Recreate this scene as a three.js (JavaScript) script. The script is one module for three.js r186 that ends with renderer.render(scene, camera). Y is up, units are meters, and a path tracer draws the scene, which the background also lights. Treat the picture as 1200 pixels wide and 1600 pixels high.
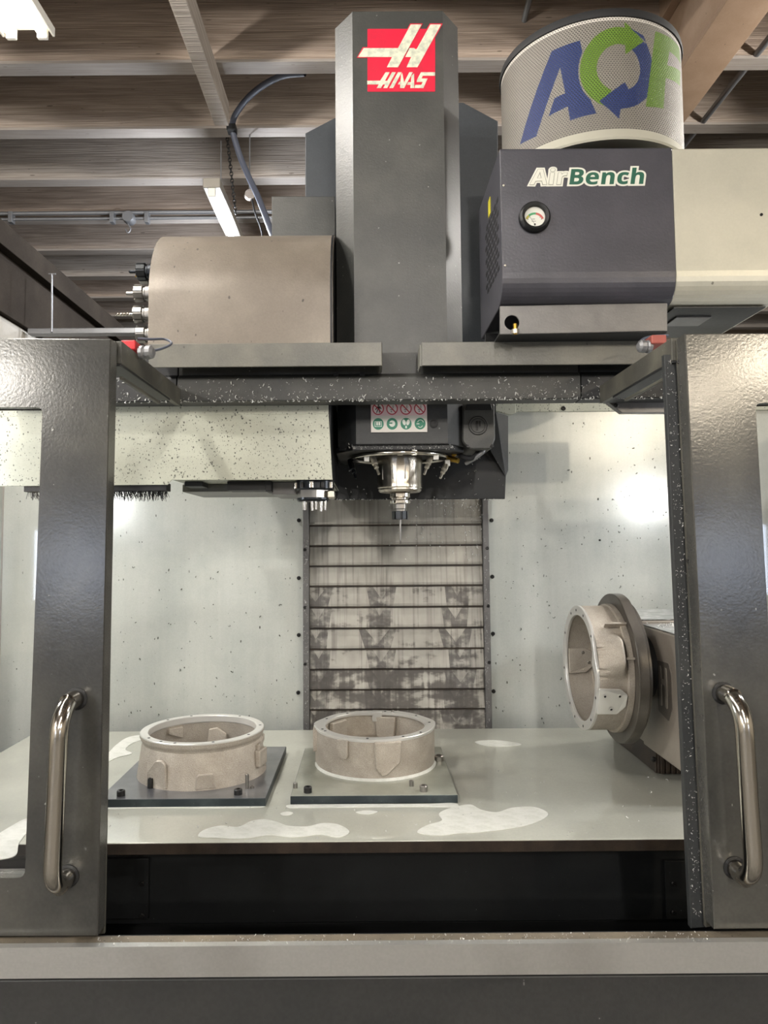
import * as THREE from 'three';
import { RoundedBoxGeometry } from 'three/addons/geometries/RoundedBoxGeometry.js';
import { ConvexGeometry } from 'three/addons/geometries/ConvexGeometry.js';
import { TextGeometry } from 'three/addons/geometries/TextGeometry.js';
import { mergeGeometries, toCreasedNormals } from 'three/addons/utils/BufferGeometryUtils.js';
import { FontLoader } from 'three/addons/loaders/FontLoader.js';
import { RectAreaLightUniformsLib } from 'three/addons/lights/RectAreaLightUniformsLib.js';

// ------------------------------------------------------------------ camera, light, exposure
const scene = new THREE.Scene();
scene.background = new THREE.Color(0x0a0a0b);
const F = 1150, PX = 575, PY = 775, CAMY = 1.5;               // focal length and lens centre in pixels of the 1200 x 1600 frame
const camera = new THREE.PerspectiveCamera(2 * Math.atan(800 / F) * 180 / Math.PI, 1200 / 1600, 0.05, 60);
camera.position.set(0, CAMY, 0);
camera.rotation.order = 'YXZ';
camera.rotation.set(3.5 * Math.PI / 180, 0, -0.45 * Math.PI / 180);
camera.setViewOffset(1200, 1600, 600 - PX, 800 - PY, 1200, 1600);
camera.updateMatrixWorld(true);
scene.add(camera);

const renderer = new THREE.WebGLRenderer({ antialias: true });
renderer.toneMapping = THREE.LinearToneMapping;
renderer.toneMappingExposure = 1.65;
renderer.shadowMap.enabled = true;
RectAreaLightUniformsLib.init();

const LIGHT = {                                              // radiance of the area lights, linear colour
  room: { color: 0xfffaf4, power: 13 }, roomBack: { color: 0xfffaf4, power: 6 }, roomStreak: { color: 0xffefd6, power: 13 },                      // shop fluorescents
  roomCool: { color: 0xeef4ff, power: 15 },
  work: { color: 0xfcfcff, power: 58 },                      // machine work lights
  window: { color: 0xd4e3ff, power: 4.5 },                   // daylight windows behind the camera
};
function areaLight(color, power, w, h, pos, target) {
  const l = new THREE.RectAreaLight(color, power, w, h);
  l.position.copy(pos); l.lookAt(target); scene.add(l);
  return l;
}

// ------------------------------------------------------------------ helpers
const V = (x, y, z) => new THREE.Vector3(x, y, z);
const rng = (s) => () => { s = (s + 0x6d2b79f5) | 0; let t = Math.imul(s ^ (s >>> 15), 1 | s); t = (t + Math.imul(t ^ (t >>> 7), 61 | t)) ^ t; return ((t ^ (t >>> 14)) >>> 0) / 4294967296; };
function at(px, py, d) {                                     // the place at distance d in front of the camera that is seen at a pixel
  const v = V((px - PX) / F, -(py - PY) / F, -1).applyQuaternion(camera.quaternion);
  return v.multiplyScalar(-d / v.z).add(camera.position);
}
function rc(px0, py0, px1, py1, d) {                         // a pixel rectangle as metres on the plane z = -d
  const mx = (px0 + px1) / 2, my = (py0 + py1) / 2;
  return { x0: at(px0, my, d).x, x1: at(px1, my, d).x, y1: at(mx, py0, d).y, y0: at(mx, py1, d).y };
}
const used = new Map();
function numbered(name) { const n = used.get(name) ?? 0; used.set(name, n + 1); return n ? `${name}_${String(n).padStart(3, '0')}` : name; }
function worldUV(g) {                                        // uv in metres, by the way each face points
  if (g.index) g = g.toNonIndexed();
  const p = g.attributes.position, n = p.count, uv = new Float32Array(n * 2), a = V(), b = V(), c = V();
  for (let i = 0; i < n; i += 3) {
    a.fromBufferAttribute(p, i); b.fromBufferAttribute(p, i + 1); c.fromBufferAttribute(p, i + 2);
    const nn = b.clone().sub(a).cross(c.clone().sub(a)); nn.set(Math.abs(nn.x), Math.abs(nn.y), Math.abs(nn.z));
    const k = nn.x > nn.y && nn.x > nn.z ? 0 : nn.y > nn.z ? 1 : 2;
    for (let j = i; j < i + 3; j++) {
      const x = p.getX(j), y = p.getY(j), z = p.getZ(j);
      uv[2 * j] = k === 0 ? z : x; uv[2 * j + 1] = k === 1 ? z : y;
    }
  }
  g.setAttribute('uv', new THREE.BufferAttribute(uv, 2));
  return g;
}
function fitUV(g) {                                          // uv 0..1 over the front (x, y) extent
  g.computeBoundingBox(); const b = g.boundingBox, p = g.attributes.position, uv = new Float32Array(p.count * 2);
  for (let i = 0; i < p.count; i++) { uv[2 * i] = (p.getX(i) - b.min.x) / (b.max.x - b.min.x); uv[2 * i + 1] = (p.getY(i) - b.min.y) / (b.max.y - b.min.y); }
  g.setAttribute('uv', new THREE.BufferAttribute(uv, 2));
  return g;
}
const origin = new WeakMap();
function thing(name, label, category, p = V(0, 0, 0), group, kind) {
  const o = new THREE.Group(); o.name = numbered(name); scene.add(o);
  o.position.copy(p); origin.set(o, p.clone());
  if (kind) o.userData.kind = kind;
  if (label) o.userData.label = label;
  if (category) o.userData.category = category;
  if (group) o.userData.group = group;
  return o;
}
function mesh(name, g, mat, parent, opt = {}) {              // geometry given in the scene's metres, hung on its thing or part
  if (Array.isArray(g)) g = merge(g);
  if (opt.uv !== 'keep') g = worldUV(g);
  const o = origin.get(parent);
  if (o) g.translate(-o.x, -o.y, -o.z);
  const m = new THREE.Mesh(g, mat);
  m.name = parent ? name : numbered(name);
  m.castShadow = m.receiveShadow = true;
  if (opt.label) m.userData.label = opt.label;
  if (opt.kind) m.userData.kind = opt.kind;
  (parent ?? scene).add(m);
  origin.set(m, o ?? V(0, 0, 0));
  return m;
}
function solo(name, g, mat, label, category, group) {        // a thing that is one mesh
  const m = mesh(name, g, mat, null);
  m.userData.label = label; m.userData.category = category; if (group) m.userData.group = group;
  return m;
}
function struct(name, g, mat, parent) { const m = mesh(name, g, mat, parent ?? null); m.userData.kind = 'structure'; return m; }
function merge(list) {
  return mergeGeometries(list.map((g) => { const h = g.index ? g.toNonIndexed() : g.clone(); for (const k of Object.keys(h.attributes)) if (k !== 'position' && k !== 'normal') h.deleteAttribute(k); return h; }));
}
function bx(x0, x1, y0, y1, z0, z1, r = 0.002, s = 1) {
  const w = x1 - x0, h = y1 - y0, d = z1 - z0;
  const g = r > 0 ? new RoundedBoxGeometry(w, h, d, s, Math.min(r, w / 2.01, h / 2.01, d / 2.01)) : new THREE.BoxGeometry(w, h, d);
  return g.translate((x0 + x1) / 2, (y0 + y1) / 2, (z0 + z1) / 2);
}
function pbox(px0, py0, px1, py1, d, thick, r) { const k = rc(px0, py0, px1, py1, d); return bx(k.x0, k.x1, k.y0, k.y1, -d - thick, -d, r); }
function roundPath(target, pts, r) {                         // closed outline with rounded corners
  const n = pts.length;
  for (let i = 0; i < n; i++) {
    const p = pts[i], a = pts[(i + n - 1) % n], b = pts[(i + 1) % n];
    const la = Math.hypot(a[0] - p[0], a[1] - p[1]), lb = Math.hypot(b[0] - p[0], b[1] - p[1]), k = Math.min(p[2] ?? r, la / 2.1, lb / 2.1);
    const s = [p[0] + (a[0] - p[0]) / la * k, p[1] + (a[1] - p[1]) / la * k], e = [p[0] + (b[0] - p[0]) / lb * k, p[1] + (b[1] - p[1]) / lb * k];
    i ? target.lineTo(...s) : target.moveTo(...s);
    if (k > 0) target.quadraticCurveTo(p[0], p[1], ...e);
  }
  target.closePath();
  return target;
}
function plate(pts, thick, { r = 0, hole, holeR = 0, bevel = 0.0012, curve = 6 } = {}) {   // outline in x, y; front face at z = 0, body behind it
  if (r < bevel * 1.5) r = 0;
  const s = roundPath(new THREE.Shape(), pts, r);
  for (const h of hole ?? []) s.holes.push(h instanceof THREE.Path ? h : roundPath(new THREE.Path(), h, holeR));
  const g = new THREE.ExtrudeGeometry(s, { depth: thick - 2 * bevel, bevelEnabled: bevel > 0, bevelSize: bevel, bevelOffset: -bevel, bevelThickness: bevel, bevelSegments: 1, curveSegments: curve });
  return g.translate(0, 0, -thick + bevel);
}
const pix = (list, d) => list.map(([x, y, r]) => { const p = at(x, y, d); return r === undefined ? [p.x, p.y] : [p.x, p.y, r]; });
function pplate(list, d, thick, opt = {}) { return plate(pix(list, d), thick, { ...opt, hole: opt.hole?.map((h) => pix(h, d)) }).translate(0, 0, -d); }
function sideProfile(pts, x0, x1, bevel = 0.001, r = 0) {     // outline in (z, y) swept along x
  const g = plate(pts.map(([z, y, k]) => [-z, y, ...(k === undefined ? [] : [k])]), x1 - x0, { bevel, r, curve: 10 });
  return g.rotateY(Math.PI / 2).translate(x1, 0, 0);
}
const circle = (x, y, r) => { const p = new THREE.Path(); p.absarc(x, y, r, 0, Math.PI * 2, true); return p; };
function tube(pts, r, seg = 40, rad = 10) { return new THREE.TubeGeometry(new THREE.CatmullRomCurve3(pts, false, 'centripetal'), seg, r, rad, false); }
function orient(g, a, b) { return g.applyQuaternion(new THREE.Quaternion().setFromUnitVectors(V(0, 1, 0), b.clone().sub(a).normalize())).translate(a.x, a.y, a.z); }
function rod(a, b, r0, r1 = r0, seg = 16) { const l = a.distanceTo(b); return orient(new THREE.CylinderGeometry(r1, r0, l, seg).translate(0, l / 2, 0), a, b); }
function spun(prof, a, dir, seg = 40) {                       // profile [radius, along] turned about an axis
  const g = new THREE.LatheGeometry(prof.map(([r, t]) => new THREE.Vector2(Math.max(r, 1e-5), t)), seg);
  return orient(toCreasedNormals(g, 0.6), a, a.clone().add(dir));
}
function capScrew(x, y, z, r = 0.004, dir = V(0, 0, 1)) { return spun([[0, 0], [r, 0], [r, r * 0.6], [r * 0.7, r * 0.9], [r * 0.45, r * 0.9], [r * 0.45, r * 0.4], [0, r * 0.4]], V(x, y, z), dir, 12); }

// ------------------------------------------------------------------ textures: colour, grain, stains
function lattice(seed) {
  const r = rng(seed), t = new Float32Array(4096); for (let i = 0; i < 4096; i++) t[i] = r();
  return (x, y, px, py) => {
    const xi = Math.floor(x), yi = Math.floor(y); let fx = x - xi, fy = y - yi; fx = fx * fx * (3 - 2 * fx); fy = fy * fy * (3 - 2 * fy);
    const X = ((xi % px) + px) % px, Y = ((yi % py) + py) % py, X1 = (X + 1) % px, Y1 = (Y + 1) % py, h = (a, b) => t[(a * 73 + b * 151 + a * b * 7) & 4095];
    return (h(X, Y) * (1 - fx) + h(X1, Y) * fx) * (1 - fy) + (h(X, Y1) * (1 - fx) + h(X1, Y1) * fx) * fy;
  };
}
function fbm(n, u, v, fx, fy, oct = 4) { let s = 0, a = 0.5, t = 0; for (let o = 0; o < oct; o++) { s += a * n(u * fx + o * 17, v * fy + o * 31, fx, fy); t += a; a *= 0.55; fx *= 2; fy *= 2; } return s / t; }
function dataTex(w, h, tileU, tileV, f, srgb = true) {
  const d = new Uint8Array(w * h * 4);
  for (let y = 0; y < h; y++) for (let x = 0; x < w; x++) {
    const c = f(x / w, y / h, x, y), i = (y * w + x) * 4;
    if (typeof c === 'number') d[i] = d[i + 1] = d[i + 2] = Math.max(0, Math.min(255, c));
    else for (let k = 0; k < 3; k++) d[i + k] = Math.max(0, Math.min(255, c[k]));
    d[i + 3] = 255;
  }
  const t = new THREE.DataTexture(d, w, h, THREE.RGBAFormat);
  t.wrapS = t.wrapT = THREE.RepeatWrapping; t.magFilter = THREE.LinearFilter; t.minFilter = THREE.LinearMipmapLinearFilter; t.generateMipmaps = true;
  if (srgb) t.colorSpace = THREE.SRGBColorSpace;
  t.repeat.set(1 / tileU, 1 / tileV); t.needsUpdate = true;
  return t;
}
function specks(w, h, n, seed, rmin, rmax, tall = 1) {        // a mask of small blots
  const m = new Float32Array(w * h), r = rng(seed);
  for (let k = 0; k < n; k++) {
    const cx = r() * w, cy = r() * h, R = rmin + (rmax - rmin) * r() ** 3, T = R * (1 + (tall - 1) * r()), a = 0.4 + 0.6 * r(), sk = (r() - 0.5) * 1.2;
    for (let y = -Math.ceil(T); y <= T; y++) for (let x = -Math.ceil(R) - 1; x <= R + 1; x++) {
      const q = ((x + sk * y * 0.3) / R) ** 2 + (y / T) ** 2; if (q > 1) continue;
      const i = (((cy + y | 0) % h + h) % h) * w + (((cx + x | 0) % w + w) % w); m[i] = Math.max(m[i], a);
    }
  }
  return m;
}
const mix = (a, b, t) => [a[0] + (b[0] - a[0]) * t, a[1] + (b[1] - a[1]) * t, a[2] + (b[2] - a[2]) * t];
const clamp01 = (x) => Math.max(0, Math.min(1, x));
const step = (a, b, x) => { x = clamp01((x - a) / (b - a)); return x * x * (3 - 2 * x); };
// painted sheet metal: blotchy film of dried coolant over the paint, specks, rubbed streaks
function paintTex(base, film, { amount = 0.5, seed = 1, tile = 0.6, dark = 0, light = 0, tall = 2, size = 512, streak = 0, rmax = 2.2, fine = 6 } = {}) {
  const n = lattice(seed), d = dark ? specks(size, size, dark, seed + 5, 0.7, rmax, tall) : null, l = light ? specks(size, size, light, seed + 9, 0.6, 1.4, 1.5) : null;
  return dataTex(size, size, tile, tile, (u, v, x, y) => {
    let f = fbm(n, u, v, 5, 5, 5), s = streak ? fbm(n, u, v, 48, 3, 3) - 0.5 : 0;
    let c = mix(base, film, clamp01((f - 0.36) * 2.4) * amount + s * streak);
    const g = (n(u * 190, v * 190, 190, 190) - 0.5) * fine; c = [c[0] + g, c[1] + g, c[2] + g];
    if (d && d[y * size + x]) c = mix(c, [38, 38, 34], d[y * size + x] * 0.75);
    if (l && l[y * size + x]) c = mix(c, [200, 202, 196], l[y * size + x] * 0.8);
    return c;
  });
}
const nz = lattice(77);
const peel = dataTex(256, 256, 0.08, 0.08, (u, v) => 255 * fbm(nz, u, v, 26, 26, 2), false);           // orange peel of powder coat
const grit = dataTex(256, 256, 0.06, 0.06, (u, v) => 255 * fbm(nz, u, v, 48, 48, 3), false);           // sand-cast skin
const brushH = dataTex(256, 512, 0.25, 0.12, (u, v) => 255 * fbm(nz, u, v, 3, 150, 2), false);         // brushed along x
const smudge = dataTex(512, 512, 0.7, 0.7, (u, v) => { const f = fbm(lat2, u, v, 6, 6, 5); return 60 + 190 * clamp01(f * 1.1 - 0.05); }, false);
function lat2(...a) { return nz(...a); }
const rep = (t, w, h = w) => { const c = t.clone(); c.repeat.set(1 / w, 1 / h); c.needsUpdate = true; return c; };
const std = (o) => new THREE.MeshStandardMaterial(o);
const phys = (o) => new THREE.MeshPhysicalMaterial(o);

const M = {};
M.door = std({ map: paintTex([62, 62, 60], [88, 87, 82], { amount: 0.75, seed: 3, tile: 0.55, light: 60, fine: 5 }), roughness: 0.19, bumpMap: peel, bumpScale: 0.00007, metalness: 0.15 });
M.doorEdge = std({ map: paintTex([64, 63, 57], [92, 90, 80], { amount: 0.9, seed: 4, tile: 0.3, light: 160 }), roughness: 0.5 });
M.head = std({ map: paintTex([62, 63, 61], [84, 84, 80], { amount: 0.7, seed: 6, tile: 0.5, light: 50, fine: 4 }), roughness: 0.42, bumpMap: peel, bumpScale: 0.0002 });
M.headDark = std({ map: paintTex([44, 46, 47], [62, 63, 62], { amount: 0.6, seed: 7, tile: 0.5, light: 40 }), roughness: 0.5 });
M.column = std({ map: paintTex([58, 62, 66], [72, 76, 80], { amount: 0.5, seed: 8, tile: 0.5 }), roughness: 0.4 });
M.header = std({ map: paintTex([48, 49, 48], [68, 68, 64], { amount: 0.8, seed: 9, tile: 0.35, light: 260, dark: 100 }), roughness: 0.5 });
M.track = std({ map: paintTex([92, 92, 86], [116, 114, 104], { amount: 0.8, seed: 10, tile: 0.4, dark: 40, light: 30 }), roughness: 0.4, bumpMap: peel, bumpScale: 0.0002 });
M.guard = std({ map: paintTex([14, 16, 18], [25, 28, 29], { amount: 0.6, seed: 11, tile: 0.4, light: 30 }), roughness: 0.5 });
M.wall = std({ map: paintTex([196, 199, 193], [178, 183, 178], { amount: 0.6, seed: 12, tile: 0.5, dark: 110, tall: 3, streak: 0.35, size: 1024, rmax: 4 }), roughness: 0.24, bumpMap: rep(smudge, 0.04, 0.25), bumpScale: 0.00014, metalness: 0.1 });
M.shroud = std({ map: paintTex([192, 194, 178], [176, 178, 164], { amount: 0.6, seed: 13, tile: 0.5, dark: 5200, tall: 1.6, size: 1024, rmax: 3.4 }), roughness: 0.45 });
M.cover = std({ map: paintTex([116, 108, 98], [138, 130, 119], { amount: 0.8, seed: 14, tile: 0.5, dark: 60 }), roughness: 0.38, bumpMap: peel, bumpScale: 0.00012, metalness: 0.2 });
M.steel = std({ color: 0xb8b4ac, roughness: 0.28, metalness: 1, roughnessMap: null, bumpMap: brushH, bumpScale: 0.0001 });
M.sill = std({ map: paintTex([180, 180, 177], [160, 159, 155], { amount: 0.7, seed: 16, tile: 0.5 }), roughness: 0.35, metalness: 0.65, bumpMap: rep(brushH, 0.06, 0.3), bumpScale: 0.00008 });
M.sillTop = std({ map: paintTex([112, 104, 92], [140, 130, 112], { amount: 0.9, seed: 17, tile: 0.3, dark: 500, light: 150 }), roughness: 0.55, metalness: 0.4 });
M.apron = std({ map: paintTex([44, 45, 45], [54, 54, 53], { amount: 0.6, seed: 18, tile: 0.8, light: 12 }), roughness: 0.42, bumpMap: peel, bumpScale: 0.0002 });
M.chrome = std({ color: 0xc9c4bb, roughness: 0.16, metalness: 1 });
M.nose = std({ color: 0xbdb7ac, roughness: 0.25, metalness: 1, bumpMap: rep(smudge, 0.012, 0.08), bumpScale: 0.0003 });
M.blackSteel = std({ color: 0x23262a, roughness: 0.3, metalness: 0.7 });
M.black = std({ color: 0x0d0e10, roughness: 0.55 });
M.rubber = std({ color: 0x17181a, roughness: 0.7 });
M.bolt = std({ color: 0x2c2c2c, roughness: 0.4, metalness: 0.6 });
M.zinc = std({ color: 0xcfcabd, roughness: 0.3, metalness: 0.9 });
M.brass = std({ color: 0xa98a3c, roughness: 0.35, metalness: 1 });
M.white = std({ color: 0xd8d8d2, roughness: 0.4 });
M.red = std({ color: 0xc4232b, roughness: 0.4 });
M.table = phys({ map: paintTex([172, 173, 162], [188, 188, 177], { amount: 0.7, seed: 20, tile: 0.5, light: 150, tall: 1.2 }), roughness: 0.5, metalness: 0.1, clearcoat: 1, clearcoatRoughness: 0.05 });
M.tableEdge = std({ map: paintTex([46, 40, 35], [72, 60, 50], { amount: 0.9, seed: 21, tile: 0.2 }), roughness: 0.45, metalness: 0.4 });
M.fixture = phys({ map: paintTex([100, 102, 107], [132, 134, 136], { amount: 0.7, seed: 22, tile: 0.3, light: 120 }), roughness: 0.4, metalness: 0.6, clearcoat: 0.8, clearcoatRoughness: 0.1 });
M.fixtureWet = phys({ map: paintTex([150, 153, 140], [176, 178, 166], { amount: 0.8, seed: 23, tile: 0.25, light: 120 }), roughness: 0.45, metalness: 0.35, clearcoat: 1, clearcoatRoughness: 0.08 });
M.fixtureEdge = std({ map: paintTex([44, 52, 56], [70, 78, 80], { amount: 0.7, seed: 24, tile: 0.12, light: 60 }), roughness: 0.4, metalness: 0.5 });
M.cast = std({ map: paintTex([168, 160, 148], [186, 179, 168], { amount: 0.7, seed: 25, tile: 0.15, fine: 26 }), roughness: 0.62, metalness: 0.45, bumpMap: grit, bumpScale: 0.0007 });
M.castCut = std({ color: 0xd6d5d0, roughness: 0.3, metalness: 0.5 });
M.rotary = std({ map: paintTex([146, 138, 127], [160, 151, 140], { amount: 0.7, seed: 26, tile: 0.3, fine: 5 }), roughness: 0.35, metalness: 0.25, bumpMap: peel, bumpScale: 0.0001 });
M.rotaryWet = phys({ map: paintTex([96, 96, 92], [170, 170, 166], { amount: 0.9, seed: 27, tile: 0.08, light: 700, fine: 12 }), roughness: 0.35, metalness: 0.3, clearcoat: 0.8, clearcoatRoughness: 0.15 });
M.plain = std({ color: 0x8d8a85, roughness: 0.35, metalness: 0.9 });
M.foam = std({ map: paintTex([226, 227, 220], [208, 210, 200], { amount: 0.8, seed: 28, tile: 0.05, fine: 14 }), roughness: 0.6, bumpMap: rep(grit, 0.02), bumpScale: 0.001 });
M.glass = phys({ color: 0xffffff, roughness: 0.03, transmission: 1, thickness: 0, ior: 1.5 });
M.chip = std({ color: 0xe6e6e2, roughness: 0.25, metalness: 0.4 });
M.chipDark = std({ color: 0x55544e, roughness: 0.5, metalness: 0.4 });
M.mist = std({ map: paintTex([64, 64, 71], [78, 77, 84], { amount: 0.6, seed: 30, tile: 0.3, fine: 3 }), roughness: 0.32, bumpMap: peel, bumpScale: 0.00012, metalness: 0.1 });
M.mistSilver = std({ map: paintTex([196, 193, 178], [172, 171, 158], { amount: 0.55, seed: 31, tile: 0.5, dark: 10, fine: 4 }), roughness: 0.34, metalness: 0.25 });
M.bracket = std({ map: paintTex([100, 99, 98], [120, 118, 116], { amount: 0.7, seed: 32, tile: 0.2 }), roughness: 0.34, bumpMap: peel, bumpScale: 0.0001, metalness: 0.2 });
M.socket = std({ color: 0x9c9ca0, roughness: 0.5 });
M.lampWhite = std({ color: 0xd9d6cc, roughness: 0.5 });
M.nut = std({ color: 0x3a3c3e, roughness: 0.3, metalness: 0.8 });
M.redFaded = std({ color: 0xa2564c, roughness: 0.6 });
M.faceplate = std({ map: paintTex([92, 88, 82], [112, 107, 100], { amount: 0.7, seed: 72, tile: 0.2 }), roughness: 0.35, metalness: 0.6 });
M.lampOld = std({ color: 0x8a857b, roughness: 0.6 });
M.cable = std({ color: 0x4e5360, roughness: 0.5 });
M.galv = std({ color: 0x8f9092, roughness: 0.45, metalness: 0.6 });
M.concrete = std({ map: paintTex([196, 190, 178], [176, 170, 158], { amount: 0.8, seed: 33, tile: 1.2 }), roughness: 0.85 });
M.floor = std({ map: paintTex([118, 116, 112], [96, 94, 90], { amount: 0.8, seed: 34, tile: 1.5 }), roughness: 0.6 });
M.beamDark = phys({ specularIntensity: 0.25, map: paintTex([54, 48, 42], [68, 61, 53], { amount: 0.8, seed: 35, tile: 0.7 }), roughness: 0.95 });
M.beamTan = std({ map: paintTex([148, 124, 102], [166, 142, 120], { amount: 0.8, seed: 36, tile: 0.5, dark: 20 }), roughness: 0.5 });
function woodTex(base, dark, seed, tileU, tileV, amount = 1) {
  const n = lattice(seed), s = specks(512, 512, 14, seed, 2, 6, 0.8);
  return dataTex(512, 512, tileU, tileV, (u, v, x, y) => {
    const w = fbm(n, u, v, 3, 9, 3) * 6, ring = 0.5 + 0.5 * Math.sin((v * 26 + w) * Math.PI * 2 / 1.0 * 0.5), fine = fbm(n, u, v, 8, 170, 2);
    let t = clamp01(0.35 * ring + 0.9 * (fine - 0.3)) * amount; t = clamp01(t + (fbm(n, u, v, 4, 4, 3) - 0.5) * 0.8);
    let c = mix(base, dark, t); if (s[y * 512 + x]) c = mix(c, [50, 40, 32], s[y * 512 + x] * 0.5); return c;
  });
}
const woodBump = dataTex(256, 512, 0.9, 0.3, (u, v) => 255 * fbm(nz, u, v, 6, 160, 2), false);
M.wood = [41, 42, 43].map((s, i) => std({ map: woodTex([[186, 168, 152], [180, 166, 153], [174, 165, 155]][i], [[140, 124, 110], [138, 125, 113], [134, 125, 116]][i], s, 1.3, 0.34), roughness: 0.8, bumpMap: woodBump, bumpScale: 0.0022 }));
M.woodPale = std({ map: woodTex([168, 160, 152], [138, 129, 121], 44, 1.1, 0.2, 0.8), roughness: 0.75, bumpMap: rep(woodBump, 0.5, 0.15), bumpScale: 0.001 });  // own tone for the light on joist undersides; the pulley shares it
M.deck = std({ map: woodTex([104, 94, 86], [70, 62, 56], 45, 1.1, 0.3), roughness: 0.85 });
const glow = (color, e) => std({ color: 0xffffff, emissive: color, emissiveIntensity: e, roughness: 0.4 });
M.tubeWarm = glow(0xfff3d8, 5); M.tubeCool = glow(0xeaf4ff, 5); M.workGlow = glow(0xf2f8ff, 6); M.windowGlow = glow(0xd6e4ff, 1.5);
function canvasTex(w, h, draw) {
  const c = document.createElement('canvas'); c.width = w; c.height = h; draw(c.getContext('2d'), w, h);
  const t = new THREE.CanvasTexture(c); t.colorSpace = THREE.SRGBColorSpace; return t;
}

// ------------------------------------------------------------------ the shop: floor, walls, timber ceiling
struct('floor', bx(-5, 6, -0.1, 0, -8.2, 8.2, 0), M.floor);
struct('wall_back', bx(-5, 6, 0, 3.7, -8.3, -8.1, 0), M.beamDark);
struct('wall_front', bx(-5, 6, 0, 3.7, 8.1, 8.3, 0), M.concrete);
struct('wall_left', bx(-5.1, -4.9, 0, 3.7, -8.3, 8.3, 0), M.concrete);
struct('wall_right', bx(5.9, 6.1, 0, 3.7, -8.3, 8.3, 0), M.concrete);
struct('wall_partition', bx(-1.72, -1.52, 0, 2.448, -6.5, -1.9, 0.004), M.concrete);
const ceiling = thing('ceiling', null, null, V(0, 3.32, 0), null, 'structure');
const JOIST_H = CAMY + 1.82;
for (let k = 0; k < 10; k++) mesh('deck_board', bx(-5, 6, JOIST_H + 0.262, JOIST_H + 0.3, -8.3 + k * 1.66, -8.3 + (k + 1) * 1.66 - 0.01, 0), M.deck, ceiling);
for (let k = -18; k < 12; k++) {
  const z = -(2.69 + k * 0.447); if (z > 8 || z < -8) continue;
  const j = mesh('joist', bx(-4.9, 5.9, JOIST_H + 0.012, JOIST_H + 0.262, z - 0.072, z - 0.004, 0.003), M.wood[((k % 3) + 3) % 3], ceiling);
  mesh('uplight_strip', bx(-4.9, 5.9, JOIST_H, JOIST_H + 0.012, z - 0.075, z, 0.002), M.woodPale, j);  // added strip; its tone stands for light falling on the joist bottom
}
solo('ceiling_beam', [bx(1.163, 1.322, CAMY + 1.72, CAMY + 1.735, -7.9, 7.9, 0.002), bx(1.163, 1.178, CAMY + 1.735, CAMY + 2.1, -7.9, 7.9, 0.002), bx(1.128, 1.163, CAMY + 1.97, CAMY + 2.1, -7.9, 7.9, 0.002)], M.beamTan, 'broad tan steel channel beam with bolt holes above the mesh filter drum', 'beam');
const leftBeam = thing('support_beam', 'dark brown timber beam on top of the pale wall beside the left door', 'beam', V(-1.6, 2.45, -4));
mesh('timber', bx(-1.74, -1.5, CAMY + 0.952, CAMY + 1.2, -7.9, -1.9, 0.004), M.beamDark, leftBeam);
mesh('ledger', bx(-1.58, -1.46, CAMY + 1.2, CAMY + 1.3, -7.9, -1.9, 0.003), M.beamDark, leftBeam);
solo('blocking_plank', bx(-0.622, -0.564, CAMY + 1.72, CAMY + 1.819, -2.95, -0.8, 0.003), M.wood[2], 'weathered plank nailed crosswise under the joists beside the black cable', 'plank');

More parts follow.
